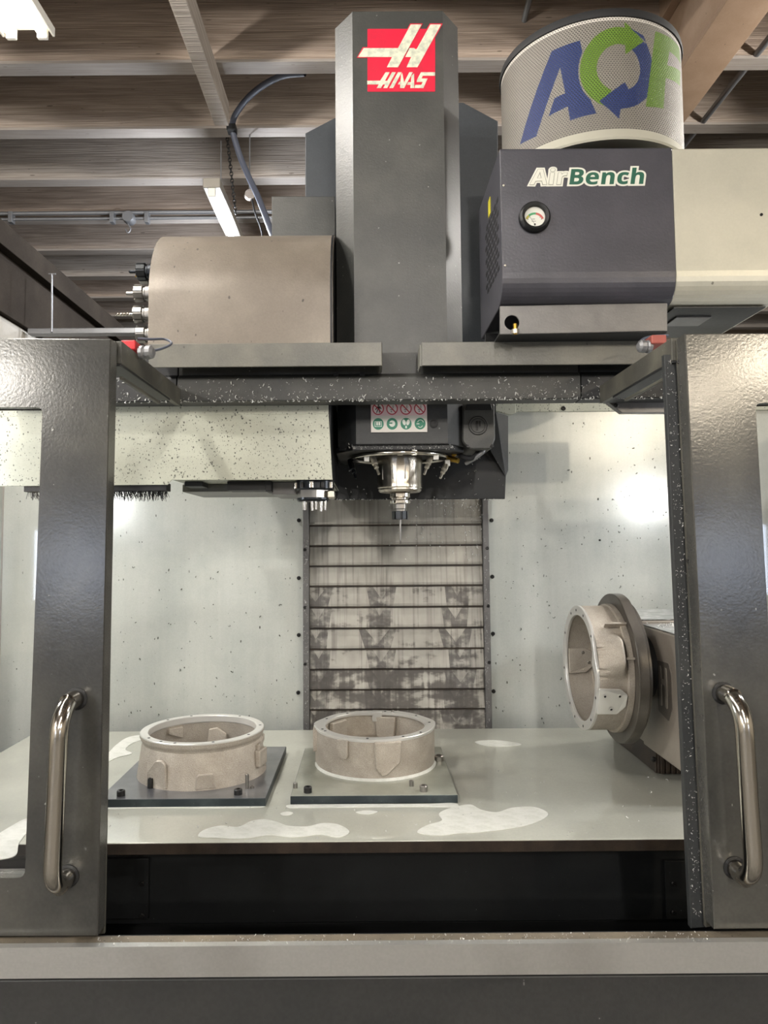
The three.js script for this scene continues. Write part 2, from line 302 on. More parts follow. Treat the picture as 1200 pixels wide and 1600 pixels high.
// conduits, cable and chain under the joists
{
  const t = thing('conduit', 'pair of grey conduit pipes with a junction fitting along the rear joist', 'conduit', at(200, 340, 4.1));
  for (const [y, r] of [[336, 0.011], [345, 0.008]]) mesh('pipe', rod(at(-260, y, 3.99).setZ(-3.99), V(at(700, y, 3.99).x, at(-260, y, 3.99).y, -3.99), r, r, 12), M.galv, t);
  mesh('junction_box', spun([[0, -0.03], [0.03, -0.03], [0.035, 0], [0.03, 0.03], [0, 0.03]], at(202, 341, 3.98), V(0, 0, 1), 20), M.galv, t);
  mesh('hook', tube([at(200, 350, 3.96), at(204, 358, 3.96), at(200, 364, 3.96), at(196, 358, 3.96)], 0.004, 16, 6), M.galv, t);
  for (const x of [18, 176, 230]) mesh('clamp', bx(at(x, 340, 3.99).x - 0.012, at(x, 340, 3.99).x + 0.012, at(x, 349, 3.99).y, at(x, 332, 3.99).y, -4.01, -3.97, 0.003), M.galv, t);
  const c = thing('power_cable', 'thick grey cable looping down from the joist to the machine back', 'cable', at(362, 200, 3.2));
  mesh('sheath', tube([at(476, 114, 2.8), at(440, 119, 2.85), at(402, 140, 2.93), at(375, 168, 3.02), at(363, 195, 3.1), at(372, 235, 3.13), at(388, 275, 3.13), at(402, 305, 3.1), at(412, 330, 3.05), at(424, 362, 2.95), at(440, 400, 2.8)], 0.013, 80, 10), M.cable, c);
  mesh('clamp', bx(at(362, 200, 3.1).x - 0.02, at(362, 200, 3.1).x + 0.02, at(362, 206, 3.1).y, at(362, 196, 3.1).y, -3.13, -3.08, 0.004), M.black, c);
  const c2 = thing('thin_cable', 'thin dark cable hanging from a pulley beside the grey box', 'cable', at(392, 305, 3.3));
  mesh('pulley', spun([[0, -0.012], [0.022, -0.012], [0.018, 0], [0.022, 0.012], [0, 0.012]], at(390, 305, 3.19), V(0.3, 0, 1), 20), M.woodPale, c2);
  const pu = at(390, 305, 3.19); mesh('hanger', rod(V(pu.x, pu.y, pu.z), V(pu.x, JOIST_H, pu.z), 0.003, 0.003, 8), M.galv, c2);
  mesh('cord', tube([at(393, 308, 3.19), at(398, 330, 3.19), at(408, 358, 3.19), at(412, 380, 3.19)], 0.0045, 24, 6), M.black, c2);
  const ch = thing('hanging_chain', 'dark link chain hanging from the joist beside the small strip light', 'chain', at(355, 200, 3.26));
  const link = new THREE.TorusGeometry(0.011, 0.003, 6, 12).scale(0.62, 1, 1);
  for (let i = 0; i < 26; i++) {
    const p = at(353 + i * 0.6, 196 + i * 5.4, 3.26);
    mesh('link', link.clone().rotateY(i % 2 ? Math.PI / 2 : 0.2).translate(p.x, p.y, p.z), M.bolt, ch);
  }
  const p2 = thing('ceiling_pipe', 'thin grey pipe under the joists at the right edge', 'pipe', V(1.55, 3.33, -3));
  mesh('pipe', rod(V(1.49, 3.335, -1.2), V(1.49, 3.335, -7), 0.013, 0.013, 12), M.galv, p2);
  solo('drop_pipe', rod(at(832, -20, 2.6), at(812, 60, 2.75), 0.011, 0.011, 12), M.galv, 'slim grey rod dropping from the ceiling just left of the filter drum', 'rod');
  solo('sprinkler_rod', [rod(at(81, 428, 3.195), at(81, 519, 3.195), 0.004), rod(at(76, 428, 3.195), at(87, 428, 3.195), 0.003)], M.galv, 'slim upright metal rod standing before the dark beam behind the left door', 'rod');
  solo('rear_rail', bx(-1.5, -0.3, at(150, 521, 3.2).y, at(150, 512, 3.2).y, -3.25, -3.2, 0.004), M.galv, 'grey metal rail low behind the tool drum and the left door', 'rail');
  const post = rc(104, 455, 128, 530, 4.4);
  solo('wall_stud', bx(post.x0, post.x1, 1.5, 2.68, -4.5, -4.4, 0.004), M.beamDark, 'dark brown post at the end of the left beam behind the rod', 'post');
}

// fluorescent lamps
function stripLamp(label, x, y, z0, z1, { tubes = 2, width = 0.16, mat = M.tubeWarm, light = LIGHT.room, housing = 0.07, group, side = 3, body = M.lampWhite } = {}) {
  const t = thing('fluorescent_lamp', label, 'lamp', V(x, y + housing, (z0 + z1) / 2), group);
  mesh('housing', bx(x - width / 2, x + width / 2, y + 0.034, y + 0.034 + housing, z0, z1, 0.006), body, t);
  for (let i = 0; i < tubes; i++) {
    const tx = x + (tubes === 1 ? 0 : (i - (tubes - 1) / 2) * width * 0.62);
    mesh('tube', rod(V(tx, y + 0.014, z0 + 0.03), V(tx, y + 0.014, z1 - 0.03), 0.014, 0.014, 14), mat, t);
    for (const z of [z0 + 0.012, z1 - 0.012]) mesh('socket', bx(tx - 0.016, tx + 0.016, y - 0.003, y + 0.036, z - 0.008, z + 0.008, 0.004), M.lampWhite, t);
  }
  for (const s of tubes > 1 ? [-1, 1] : []) mesh('reflector_lip', bx(x + s * width / 2 - 0.004, x + s * width / 2 + 0.004, y + 0.012, y + 0.04, z0, z1, 0.002), M.lampWhite, t);
  if (y < CAMY + 1.5) for (const z of [z0 + 0.2, z1 - 0.2]) mesh('hanger', rod(V(x, y + housing + 0.03, z), V(x, JOIST_H, z), 0.003, 0.003, 6), M.galv, t);
  areaLight(light.color, light.power, width * 0.8, z1 - z0 - 0.06, V(x, y - 0.006, (z0 + z1) / 2), V(x, 0, (z0 + z1) / 2 + 1e-4));
  for (const q of [0.2, 0.8]) {                              // a bare tube also shines sideways and up past its housing
    const p = new THREE.PointLight(light.color, side); p.position.set(x, y - 0.05, z0 + (z1 - z0) * q); p.castShadow = true; p.shadow.radius = 2; scene.add(p);
  }
}
stripLamp('lit twin-tube fluorescent fitting under the ceiling above the left door', -1.04, CAMY + 1.555, -2.19, 0.21, { width: 0.155, housing: 0.004, side: 2.4 });
stripLamp('small lit single-tube strip light behind the brown tool drum', -0.655, CAMY + 1.47, -4.5, -3.04, { tubes: 1, width: 0.075, mat: M.tubeCool, light: LIGHT.roomCool, housing: 0.045, side: 1.2, body: M.lampOld });
stripLamp('added unseen twin-tube fill fitting overhead behind the camera', 0.3, CAMY + 1.5, 0.6, 1.8, { width: 0.155, housing: 0.01, side: 0.9, light: LIGHT.roomBack });  // unseen lamp added as fill light for joists and front faces
stripLamp('added unseen twin-tube fill fitting under the ceiling beyond the right door', 2.0, CAMY + 1.5, -2.6, -1.4, { width: 0.155, housing: 0.01, side: 2.4 });  // lamp added out of view to throw light on the joist faces
for (const [x, z, w] of [[-2.7, 2.4, 'near left'], [0.3, 3.2, 'middle'], [2.75, 3.4, 'right'], [-4.2, 4.6, 'far left']]) stripLamp('hanging twin-tube shop lamp behind the camera, ' + w, x, CAMY + 1.25, z - 1.1, z + 1.1, { width: w === 'right' ? 0.2 : 0.24, side: 4, light: w === 'right' ? LIGHT.roomStreak : LIGHT.roomBack });
// daylight windows in the wall behind the camera: the doors mirror them
for (const [k, x] of [[1, -4.0], [2, 4.9]]) {
  const w = thing('window_' + k, null, null, V(x, 1.3, 8.08), null, 'structure');
  mesh('window_frame', plate([[x - 0.7, 0.65], [x + 0.7, 0.65], [x + 0.7, 1.75], [x - 0.7, 1.75]], 0.06, { hole: [[[x - 0.64, 0.71], [x + 0.64, 0.71], [x + 0.64, 1.69], [x - 0.64, 1.69]]] }).translate(0, 0, 8.08), M.lampWhite, w);
  mesh('pane', bx(x - 0.64, x + 0.64, 0.71, 1.69, 8.06, 8.075, 0), M.windowGlow, w);
  areaLight(LIGHT.window.color, LIGHT.window.power, 1.26, 0.96, V(x, 1.2, 8.0), V(x, 1.2, 0));
}

// ------------------------------------------------------------------ machine: levels and shared pieces
const TY = at(575, 1314, 1.35).y;                            // table surface
const SILL = at(575, 1476.5, 1.075).y;
const ground = (px, py, y) => { const v = at(px, py, 1).sub(camera.position); return v.multiplyScalar((y - CAMY) / v.y).add(camera.position); };
function shape3(pts, y0, y1, curve = true) {                 // a flat outline (x, z) raised from y0 to y1
  const s = new THREE.Shape(), v = pts.map(([x, z]) => new THREE.Vector2(x, -z));
  if (curve) { const c = new THREE.CatmullRomCurve3(v.map((p) => V(p.x, p.y, 0)), true, 'centripetal').getPoints(v.length * 6); s.setFromPoints(c.map((p) => new THREE.Vector2(p.x, p.y))); } else s.setFromPoints(v);
  const b = Math.min(0.0008, (y1 - y0) / 3);
  return new THREE.ExtrudeGeometry(s, { depth: y1 - y0 - 2 * b, bevelEnabled: true, bevelSize: b, bevelOffset: -b, bevelThickness: b, bevelSegments: 2 }).rotateX(-Math.PI / 2).translate(0, y0 + b, 0);
}
const flake = (() => {                                       // one curled metal shaving
  const g = new THREE.TorusGeometry(1, 0.28, 3, 6, 3.6); g.scale(1, 1, 1.8); return worldUV(g);
})();
function shavings(name, label, n, mat, seed, place, size = [0.0006, 0.0022], parent) {
  const r = rng(seed), im = new THREE.InstancedMesh(flake, mat, n), m = new THREE.Matrix4(), q = new THREE.Quaternion();
  for (let i = 0; i < n; i++) {
    const p = place(r), s = size[0] + (size[1] - size[0]) * r() ** 2.4;
    q.setFromEuler(new THREE.Euler(r() * 6.3, r() * 6.3, r() * 6.3));
    im.setMatrixAt(i, m.compose(p, q, V(s, s * (0.5 + r()), s)));
  }
  im.name = numbered(name); im.userData = { kind: 'stuff', label, category: 'shavings' }; im.castShadow = im.receiveShadow = true;
  scene.add(im); return im;
}

// ------------------------------------------------------------------ enclosure base, sill, header, interior walls
{
  const t = thing('machine_apron', 'dark grey machine apron with a brushed steel sill under both doors', 'machine panel', V(0, 0, -1.1));
  mesh('apron_panel', bx(-1.45, 1.45, 0.05, at(575, 1527, 1.088).y, -1.11, -1.088, 0.003), M.apron, t);
  const y0 = at(575, 1525, 1.075).y;
  mesh('sill', sideProfile([[-1.075, y0], [-1.075, SILL], [-1.0865, SILL], [-1.0865, y0]], -1.45, 1.45, 0.0012), M.sill, t, { label: 'brushed steel sill face' });
  mesh('sill_top', bx(-1.45, 1.45, SILL - 0.004, SILL - 0.0006, -1.106, -1.087, 0.001), M.sillTop, t, { label: 'dirty top of the sill' });
  mesh('door_rail', bx(-1.45, 1.45, SILL - 0.3, SILL - 0.004, -1.115, -1.1065, 0.001), M.black, t);
  for (const x of [-1.45, 1.42]) mesh('side_panel', bx(x, x + 0.03, 0.05, SILL - 0.02, -2.4, -1.1, 0.002), M.apron, t);
  for (const [x0, x1] of [[-1.45, -0.76], [0.82, 1.45]]) mesh('fixed_front_panel', bx(x0, x1, SILL - 0.02, 1.8, -1.175, -1.155, 0.002), M.door, t);
  mesh('chip_pan', bx(-1.42, 1.42, 0.66, 0.68, -2.4, -1.17, 0.001), M.guard, t);
}
{
  const t = thing('table_saddle', 'dark blue-grey panel below the table streaked with coolant', 'machine panel', V(0, 0.8, -1.5));
  const k = rc(150, 1337, 1085, 1441, 1.5);
  mesh('panel', bx(k.x0 - 0.3, k.x1 + 0.3, k.y0, TY - 0.025, -1.52, -1.5, 0.002), M.guard, t);
  const a = rc(135, 1342, 232, 1436, 1.49);
  mesh('side_plate', bx(a.x0 - 0.2, a.x1, a.y0, a.y1, -1.499, -1.49, 0.001), M.guard, t);
  const b = rc(1040, 1345, 1100, 1436, 1.49);
  mesh('side_plate', bx(b.x0, b.x1 + 0.2, b.y0, b.y1, -1.499, -1.49, 0.001), M.guard, t);
  for (const [x, y] of [[222, 1380], [222, 1430], [1052, 1380], [1052, 1425]]) { const p = at(x, y, 1.49); mesh('screw', capScrew(p.x, p.y, -1.49, 0.005), M.bolt, t); }
  mesh('gap_dark_sheet', bx(-1.1, 1.1, 0.68, k.y0 - 0.03, -1.58, -1.56, 0.001), M.black, t);  // black sheet standing in for the darkness of the gap under the saddle
}
{
  const t = thing('machine_table', 'wide grey-green milling table plate wet with coolant', 'machine table', V(0, TY, -1.74));
  mesh('table_plate', bx(-0.95, 0.98, TY - 0.019, TY, -2.13, -1.35, 0.0015), M.table, t);
  mesh('front_edge', bx(-0.951, 0.981, TY - 0.021, TY - 0.0015, -1.36, -1.3492, 0.0008), M.tableEdge, t, { label: 'dark front edge of the table' });
  mesh('table_bed', bx(-0.8, 0.8, TY - 0.16, TY - 0.021, -2.1, -1.56, 0.003), M.black, t);
}
const HD = 1.5;                                              // header plane
{
  const t = thing('enclosure_header', 'dark grey cross beam dusted with shavings above the door opening', 'machine header', V(0.02, 1.78, -HD));
  const y = (py, d = HD) => at(575, py, d).y;
  const prof = (a, b) => sideProfile([[-HD - 0.012, y(549)], [-HD - 0.012, y(582)], [-HD, y(588), 0.004], [-HD, y(625.5), 0.003], [-HD - 0.05, y(625.5)], [-HD - 0.05, y(549)]], a, b, 0.0005);
  const xl = at(277, 600, HD).x, xr = at(907, 600, HD).x;
  mesh('beam', prof(xl, xr), M.header, t);
  mesh('end_plate', prof(xl - 0.36, xl - 0.002), M.guard, t, { label: 'end plate behind the left door, darkened for bracket shade and dirt' });  // near-black colour holds the bracket shadow as well as dirt
  mesh('end_plate', prof(xr + 0.002, xr + 0.4), M.guard, t, { label: 'end plate behind the right door, darkened for bracket shade and dirt' });  // same on this side: shade and dirt put into the colour
  for (const x of [525, 566]) { const k = rc(x - 4, 582, x + 4, 587, HD); mesh('slot', bx(k.x0, k.x1, k.y0, k.y1, -HD - 0.008, -HD - 0.001, 0.0005), M.black, t); }
  for (const [p, q, x] of [[178, 262, 0]]) {}
}
for (const [s, label] of [[-1, 'dark steel guide rail running back from the left door top'], [1, 'dark steel guide rail running back from the right door top']]) {
  const p = s < 0 ? at(182, 535, 1.13) : at(1058, 530, 1.13), t = thing('door_guide_rail', label, 'guide rail', V(p.x, p.y, -1.3));
  const x0 = s < 0 ? p.x - 0.004 : p.x - 0.006, x1 = x0 + 0.01, yt = p.y + 0.004;
  mesh('rail', bx(x0, x1, yt - 0.036, yt, -HD + 0.003, -1.137, 0.001), M.doorEdge, t);
  mesh('lip', bx(s < 0 ? x0 - 0.02 : x0, s < 0 ? x1 : x1 + 0.02, yt - 0.040, yt - 0.036, -1.42, -1.137, 0.001), M.guard, t);
  mesh('lower_strip', bx(x0 + 0.002, x1 - 0.002, yt - 0.058, yt - 0.053, -1.36, -1.15, 0.001), M.doorEdge, t);
}
for (const [a, b, label, ty, by] of [[232, 597, 'grey track cover on the header under the tool drum', 536, 573], [659, 1052, 'grey track cover on the header under the mist collector', 533, 570]]) {
  const t = thing('track_cover', label, 'cover', V(at((a + b) / 2, 555, 1.44).x, at((a + b) / 2, 570, 1.44).y, -1.45));
  const k = rc(a, ty, b, by, 1.44);
  mesh('front_plate', bx(k.x0, k.x1, k.y0, k.y1, -1.444, -1.44, 0.0015), M.track, t);
  mesh('top_plate', bx(k.x0, k.x1, k.y1 - 0.004, k.y1, -1.56, -1.4442, 0.001), M.track, t);
  const e = a < 500 ? k.x1 : k.x0;
  mesh('end_cap', bx(e - 0.004, e + 0.0006, k.y0, k.y1 - 0.004, -1.5, -1.4442, 0.001), M.track, t);
}
const WZ = -2.22;
const wayL = at(482, 960, 2.2).x, wayR = at(757, 960, 2.2).x;
for (const [a, b, label] of [[-1.1, wayL - 0.012, 'pale sheet metal back panel left of the slatted way cover'], [wayR + 0.012, 1.38, 'pale sheet metal back panel right of the slatted way cover']]) {
  const t = thing('back_panel', label, 'machine panel', V((a + b) / 2, 0.7, WZ)), top = at(575, 646, 2.22).y;
  mesh('sheet', bx(a, b, 0.69, top, WZ - 0.01, WZ, 0.0005), M.wall, t);
  mesh('top_flange', bx(a, b, top, top + 0.035, WZ - 0.01, WZ + 0.006, 0.001), M.shroud, t);
  const bs = a < 0 ? [[467, 813], [467, 903], [467, 992], [466, 1082]] : [[768, 813], [769, 901], [770, 990], [771, 1080], [937, 844]];
  for (const [x, y] of bs) { const p = at(x, y, 2.22); mesh('screw', capScrew(p.x, p.y, WZ, x === 937 ? 0.003 : 0.006), M.bolt, t); }
  if (a > 0) for (const x of [882, 972]) { const p = at(x, 637, 2.2); mesh('screw', capScrew(p.x, p.y, WZ + 0.006, 0.007), M.bolt, t); }
}
for (const [x, s, label] of [[-1.1, 1, 'pale inner side wall with a work light behind the left door'], [1.38, -1, 'pale inner side wall with a work light behind the right door']]) {
  const t = thing('side_wall_panel', label, 'machine panel', V(x, 0.7, -1.7));
  mesh('sheet', bx(Math.min(x, x - s * 0.01), Math.max(x, x - s * 0.01), 0.69, 1.9, -2.21, -1.17, 0), M.wall, t);
}
// work lights inside the enclosure
for (const [x, s, label] of [[-1.06, 1, 'lit white work light on the inner left wall behind the door'], [1.15, -1, 'lit white work light on the inner right wall behind the door']]) {
  const p = V(x, CAMY + 0.15, -1.5), t = thing('work_light', label, 'lamp', p.clone());
  mesh('housing', bx(Math.min(x - s * 0.035, x), Math.max(x - s * 0.035, x), p.y - 0.06, p.y + 0.06, -1.64, -1.36, 0.008), M.lampWhite, t);
  mesh('mount_arm', bx(s > 0 ? -1.1 : x + 0.03, s > 0 ? x - 0.03 : 1.38, p.y - 0.02, p.y + 0.02, -1.52, -1.48, 0.003), M.galv, t);
  mesh('lens', bx(Math.min(x - s * 0.001, x + s * 0.004), Math.max(x - s * 0.001, x + s * 0.004), p.y - 0.045, p.y + 0.045, -1.62, -1.38, 0.002), M.workGlow, t);
  areaLight(LIGHT.work.color, LIGHT.work.power, 0.24, 0.09, V(x + s * 0.008, p.y, -1.5), V(x + s, p.y - 0.55, -1.75));
}
{
  const t = thing('header_bracket', 'small grey bracket plate under the header beside the right door', 'bracket', at(990, 640, 1.56));
  mesh('plate', pplate([[944, 624], [972, 645], [1048, 645], [1048, 622]], 1.56, 0.02), M.bracket, t);
  const p = at(944, 634, 1.56); mesh('screw', capScrew(at(962, 633, 1.56).x, p.y, -1.56, 0.005), M.bolt, t);
}

// ------------------------------------------------------------------ doors
function door(s, label, outer, hole, opt) {
  const D = 1.10, t = thing('machine_door', label, 'door', V(s * 0.62, SILL, -D - 0.015));
  mesh('frame', pplate(outer, D, 0.03, { hole: [hole], holeR: 0.012, bevel: 0.0014 }), M.door, t, { label: 'dark powder-coated frame' });
  const big = hole.map(([x, y]) => [x + Math.sign(x - (s < 0 ? -20 : 1310)) * 8, y + Math.sign(y - 1000) * 10]);
  mesh('window', pplate(big, D + 0.014, 0.004, { bevel: 0 }), M.glass, t);
  mesh('edge_return', pplate(opt.edge, D + 0.0301, opt.edgeDeep, { bevel: 0.0005 }), M.doorEdge, t);
  if (opt.lip) mesh('lip', pplate(opt.lip, opt.lipD, 0.012, { bevel: 0.0008 }), M.headDark, t, { label: 'shaving-covered closing lip' });
  for (const [x, y, d] of opt.screws ?? []) { const p = at(x, y, d); mesh('screw', capScrew(p.x, p.y, -d, 0.0042, V(-0.6, 0, 0.8)), M.bolt, t); }
  const [mt, mb] = opt.handle, A = at(mt[0], mt[1], D), B = at(mb[0], mb[1], D), out = 0.055, R = 0.0125, up = A.clone().sub(B).normalize();
  const off = opt.lean ?? 0, pts = [A.clone().add(V(0, 0, -0.001)), A.clone().add(V(off * 0.2, 0, 0.018))];
  for (let i = 0; i <= 6; i++) { const a = i / 6 * Math.PI / 2; pts.push(A.clone().addScaledVector(up, -0.038 * (1 - Math.cos(a))).add(V(off, 0, 0.018 + 0.038 * Math.sin(a)))); }
  for (let i = 1; i < 5; i++) pts.push(A.clone().addScaledVector(up, -0.038).lerp(B.clone().addScaledVector(up, 0.038), i / 5).add(V(off, 0, 0.056)));
  for (let i = 0; i <= 6; i++) { const a = i / 6 * Math.PI / 2; pts.push(B.clone().addScaledVector(up, 0.038 * (1 - Math.sin(a))).add(V(off, 0, 0.018 + 0.038 * Math.cos(a)))); }
  pts.push(B.clone().add(V(off * 0.2, 0, 0.018)), B.clone().add(V(0, 0, -0.001)));
  const h = mesh('handle', tube(pts, R, 140, 24), M.chrome, t, { label: 'polished steel bar handle' });
  for (const p of [A, B]) mesh('collar', spun([[R + 0.0002, 0], [R + 0.004, 0], [R + 0.004, 0.0015], [R + 0.0002, 0.003]], p, V(0, 0, 1), 28), M.black, h);
  return t;
}
door(-1, 'left sliding machine door with dark frame, window and bar handle',
  [[-190, 526.5], [173, 529.5], [152.5, 1463], [-190, 1465]], [[-120, 635], [68, 634.5], [40, 1373], [-120, 1374]],
  { edge: [[168, 531], [180, 533], [163, 1459], [147, 1461]], edgeDeep: 0.006, handle: [[119, 1092], [106, 1369]], screws: [] });
door(1, 'right sliding machine door with dark frame, glossy face and bar handle',
  [[1070, 521.5], [1390, 518.5], [1390, 1450], [1116, 1452.5]], [[1179, 628], [1330, 627], [1330, 1372], [1222, 1373]],
  { edge: [[1058, 530], [1085, 530], [1122, 1446], [1103, 1449]], edgeDeep: 0.008, lip: [[1038, 554], [1059, 553], [1104, 1449], [1080, 1451]], lipD: 1.142,
    handle: [[1130, 1083], [1148, 1356]], screws: [[1062, 565, 1.128], [1071, 721, 1.128], [1077, 876, 1.128], [1096, 1205, 1.128]] });
for (const [s, label] of [[-1, 'red interlock switch with grey gland behind the left door top'], [1, 'faded red interlock switch behind the right door top']]) {
  const p = s < 0 ? at(203, 541, 1.2) : at(1032, 532, 1.3), t = thing('interlock_switch', label, 'switch', p.clone());
  mesh('body', bx(p.x - 0.016, p.x + (s < 0 ? 0.009 : 0.012), p.y - 0.006, p.y + 0.011, p.z - 0.05, p.z, 0.003), s < 0 ? M.red : M.redFaded, t);
  mesh('gland', spun([[0, 0], [0.012, 0], [0.012, 0.006], [0.009, 0.009], [0.012, 0.012], [0.011, 0.02], [0.006, 0.024], [0, 0.024]], V(p.x - s * 0.013, p.y - 0.007, p.z - 0.016), V(-s, 0, 0.2), 12), M.galv, t);
  mesh('cord', tube(s < 0 ? [at(232, 549, 1.215), at(252, 545, 1.24), at(268, 536, 1.27), at(258, 530, 1.28), at(236, 530, 1.26), at(215, 529, 1.25)] : [at(1010, 545, 1.33), at(1000, 540, 1.34), at(1004, 530, 1.35), at(1022, 525, 1.35), at(1045, 524, 1.34)], 0.0022, 40, 6), M.cable, t);
}

// ------------------------------------------------------------------ way cover
{
  const H = 1024, n = lattice(60), r60 = rng(5), spots = [];
  const marks = [];
  for (let k = 0; k < 11; k++) for (const u of [0.05, 0.4, 0.84]) marks.push([u + (r60() - 0.5) * 0.04, k, 0.6 + r60() * 0.6, r60()]);
  const map = dataTex(1024, 1024, 1, 1, (u, v) => {
    const q = 1 - v, k = Math.floor(q * 11), f = q * 11 - k, e = fbm(n, u, v, 12, 14, 4), st = fbm(n, u, v, 90, 5, 2);
    let c = mix([146, 143, 134], [168, 165, 156], clamp01(e * 1.6 - 0.3)); c = mix(c, [112, 108, 103], clamp01((st - 0.5) * 1.6));
    if (k > 3) for (const [mu, mk, sz, h] of marks) if (mk === k) {                     // dark V-shaped coolant stains on each slat
      const dx = Math.abs(u - mu), w = 0.075 * sz * (1 - f * 0.75), V1 = Math.abs(dx - w) < 0.018 + 0.03 * f ? 1 : 0, core = dx < 0.03 * sz ? f : 0;
      const m = clamp01((V1 + core * 0.9) * step(0.22, 0.78, fbm(n, u + h, v, 24, 40, 5) + 0.04));
      c = mix(c, [62, 59, 57], m * 0.7);
    }
    if (k > 3) { const h = k > 7 ? 0.36 : 0.57, b = step(h, h + 0.28, fbm(n, u, v, 9, 26, 5) + (st - 0.5) * 0.25); c = mix(c, [66, 62, 58], b * 0.8); }
    return c;
  });
  const mat = std({ map, roughness: 0.42, metalness: 0.3, bumpMap: rep(brushH, 0.9, 0.05), bumpScale: 0.00012 });
  const ys = [778, 821, 853, 884.5, 916, 949, 982, 1014.5, 1046, 1078, 1109, 1142].map((y) => at(619, y, 2.2).y);
  const t = thing('way_cover', 'stepped steel way cover of eleven stained slats behind the table', 'way cover', V((wayL + wayR) / 2, 0.8, -2.2));
  for (let k = 0; k < 11; k++) {
    const y1 = ys[k] + (k ? 0 : 0.02), y0 = ys[k + 1], lip = 0.0035;
    const g = worldUV(sideProfile([[-2.206, y1 - 0.002], [-2.197, y0 + lip + 0.008], [-2.194, y0 + lip + 0.002], [-2.196, y0 + lip], [-2.212, y0 + lip], [-2.212, y1 - 0.002]], wayL + 0.004, wayR - 0.004, 0.0004));
    const p = g.attributes.position, uv = g.attributes.uv;
    for (let i = 0; i < p.count; i++) uv.setXY(i, (p.getX(i) - wayL) / (wayR - wayL), 1 - (k + (y1 - p.getY(i)) / (y1 - y0)) / 11);
    mesh('slat', g, mat, t, { uv: 'keep' });
    mesh('lip_shade', bx(wayL + 0.004, wayR - 0.004, y0 - 0.001, y0 + lip, -2.212, -2.2, 0.0004), M.tableEdge, t);  // dark strip painted as the shadow under the slat lip
  }
  for (const [x, sd] of [[wayL - 0.006, -1], [wayR + 0.006, 1]]) {
    const rail = mesh('side_rail', bx(x - 0.009, x + 0.009, 0.72, at(575, 775, 2.2).y, -2.219, -2.185, 0.002), M.bracket, t);
    for (const y of [858, 948, 1036]) mesh('screw', capScrew(x + sd * 0.003, at(575, y, 2.19).y, -2.186, 0.005), M.bolt, rail);
  }
}

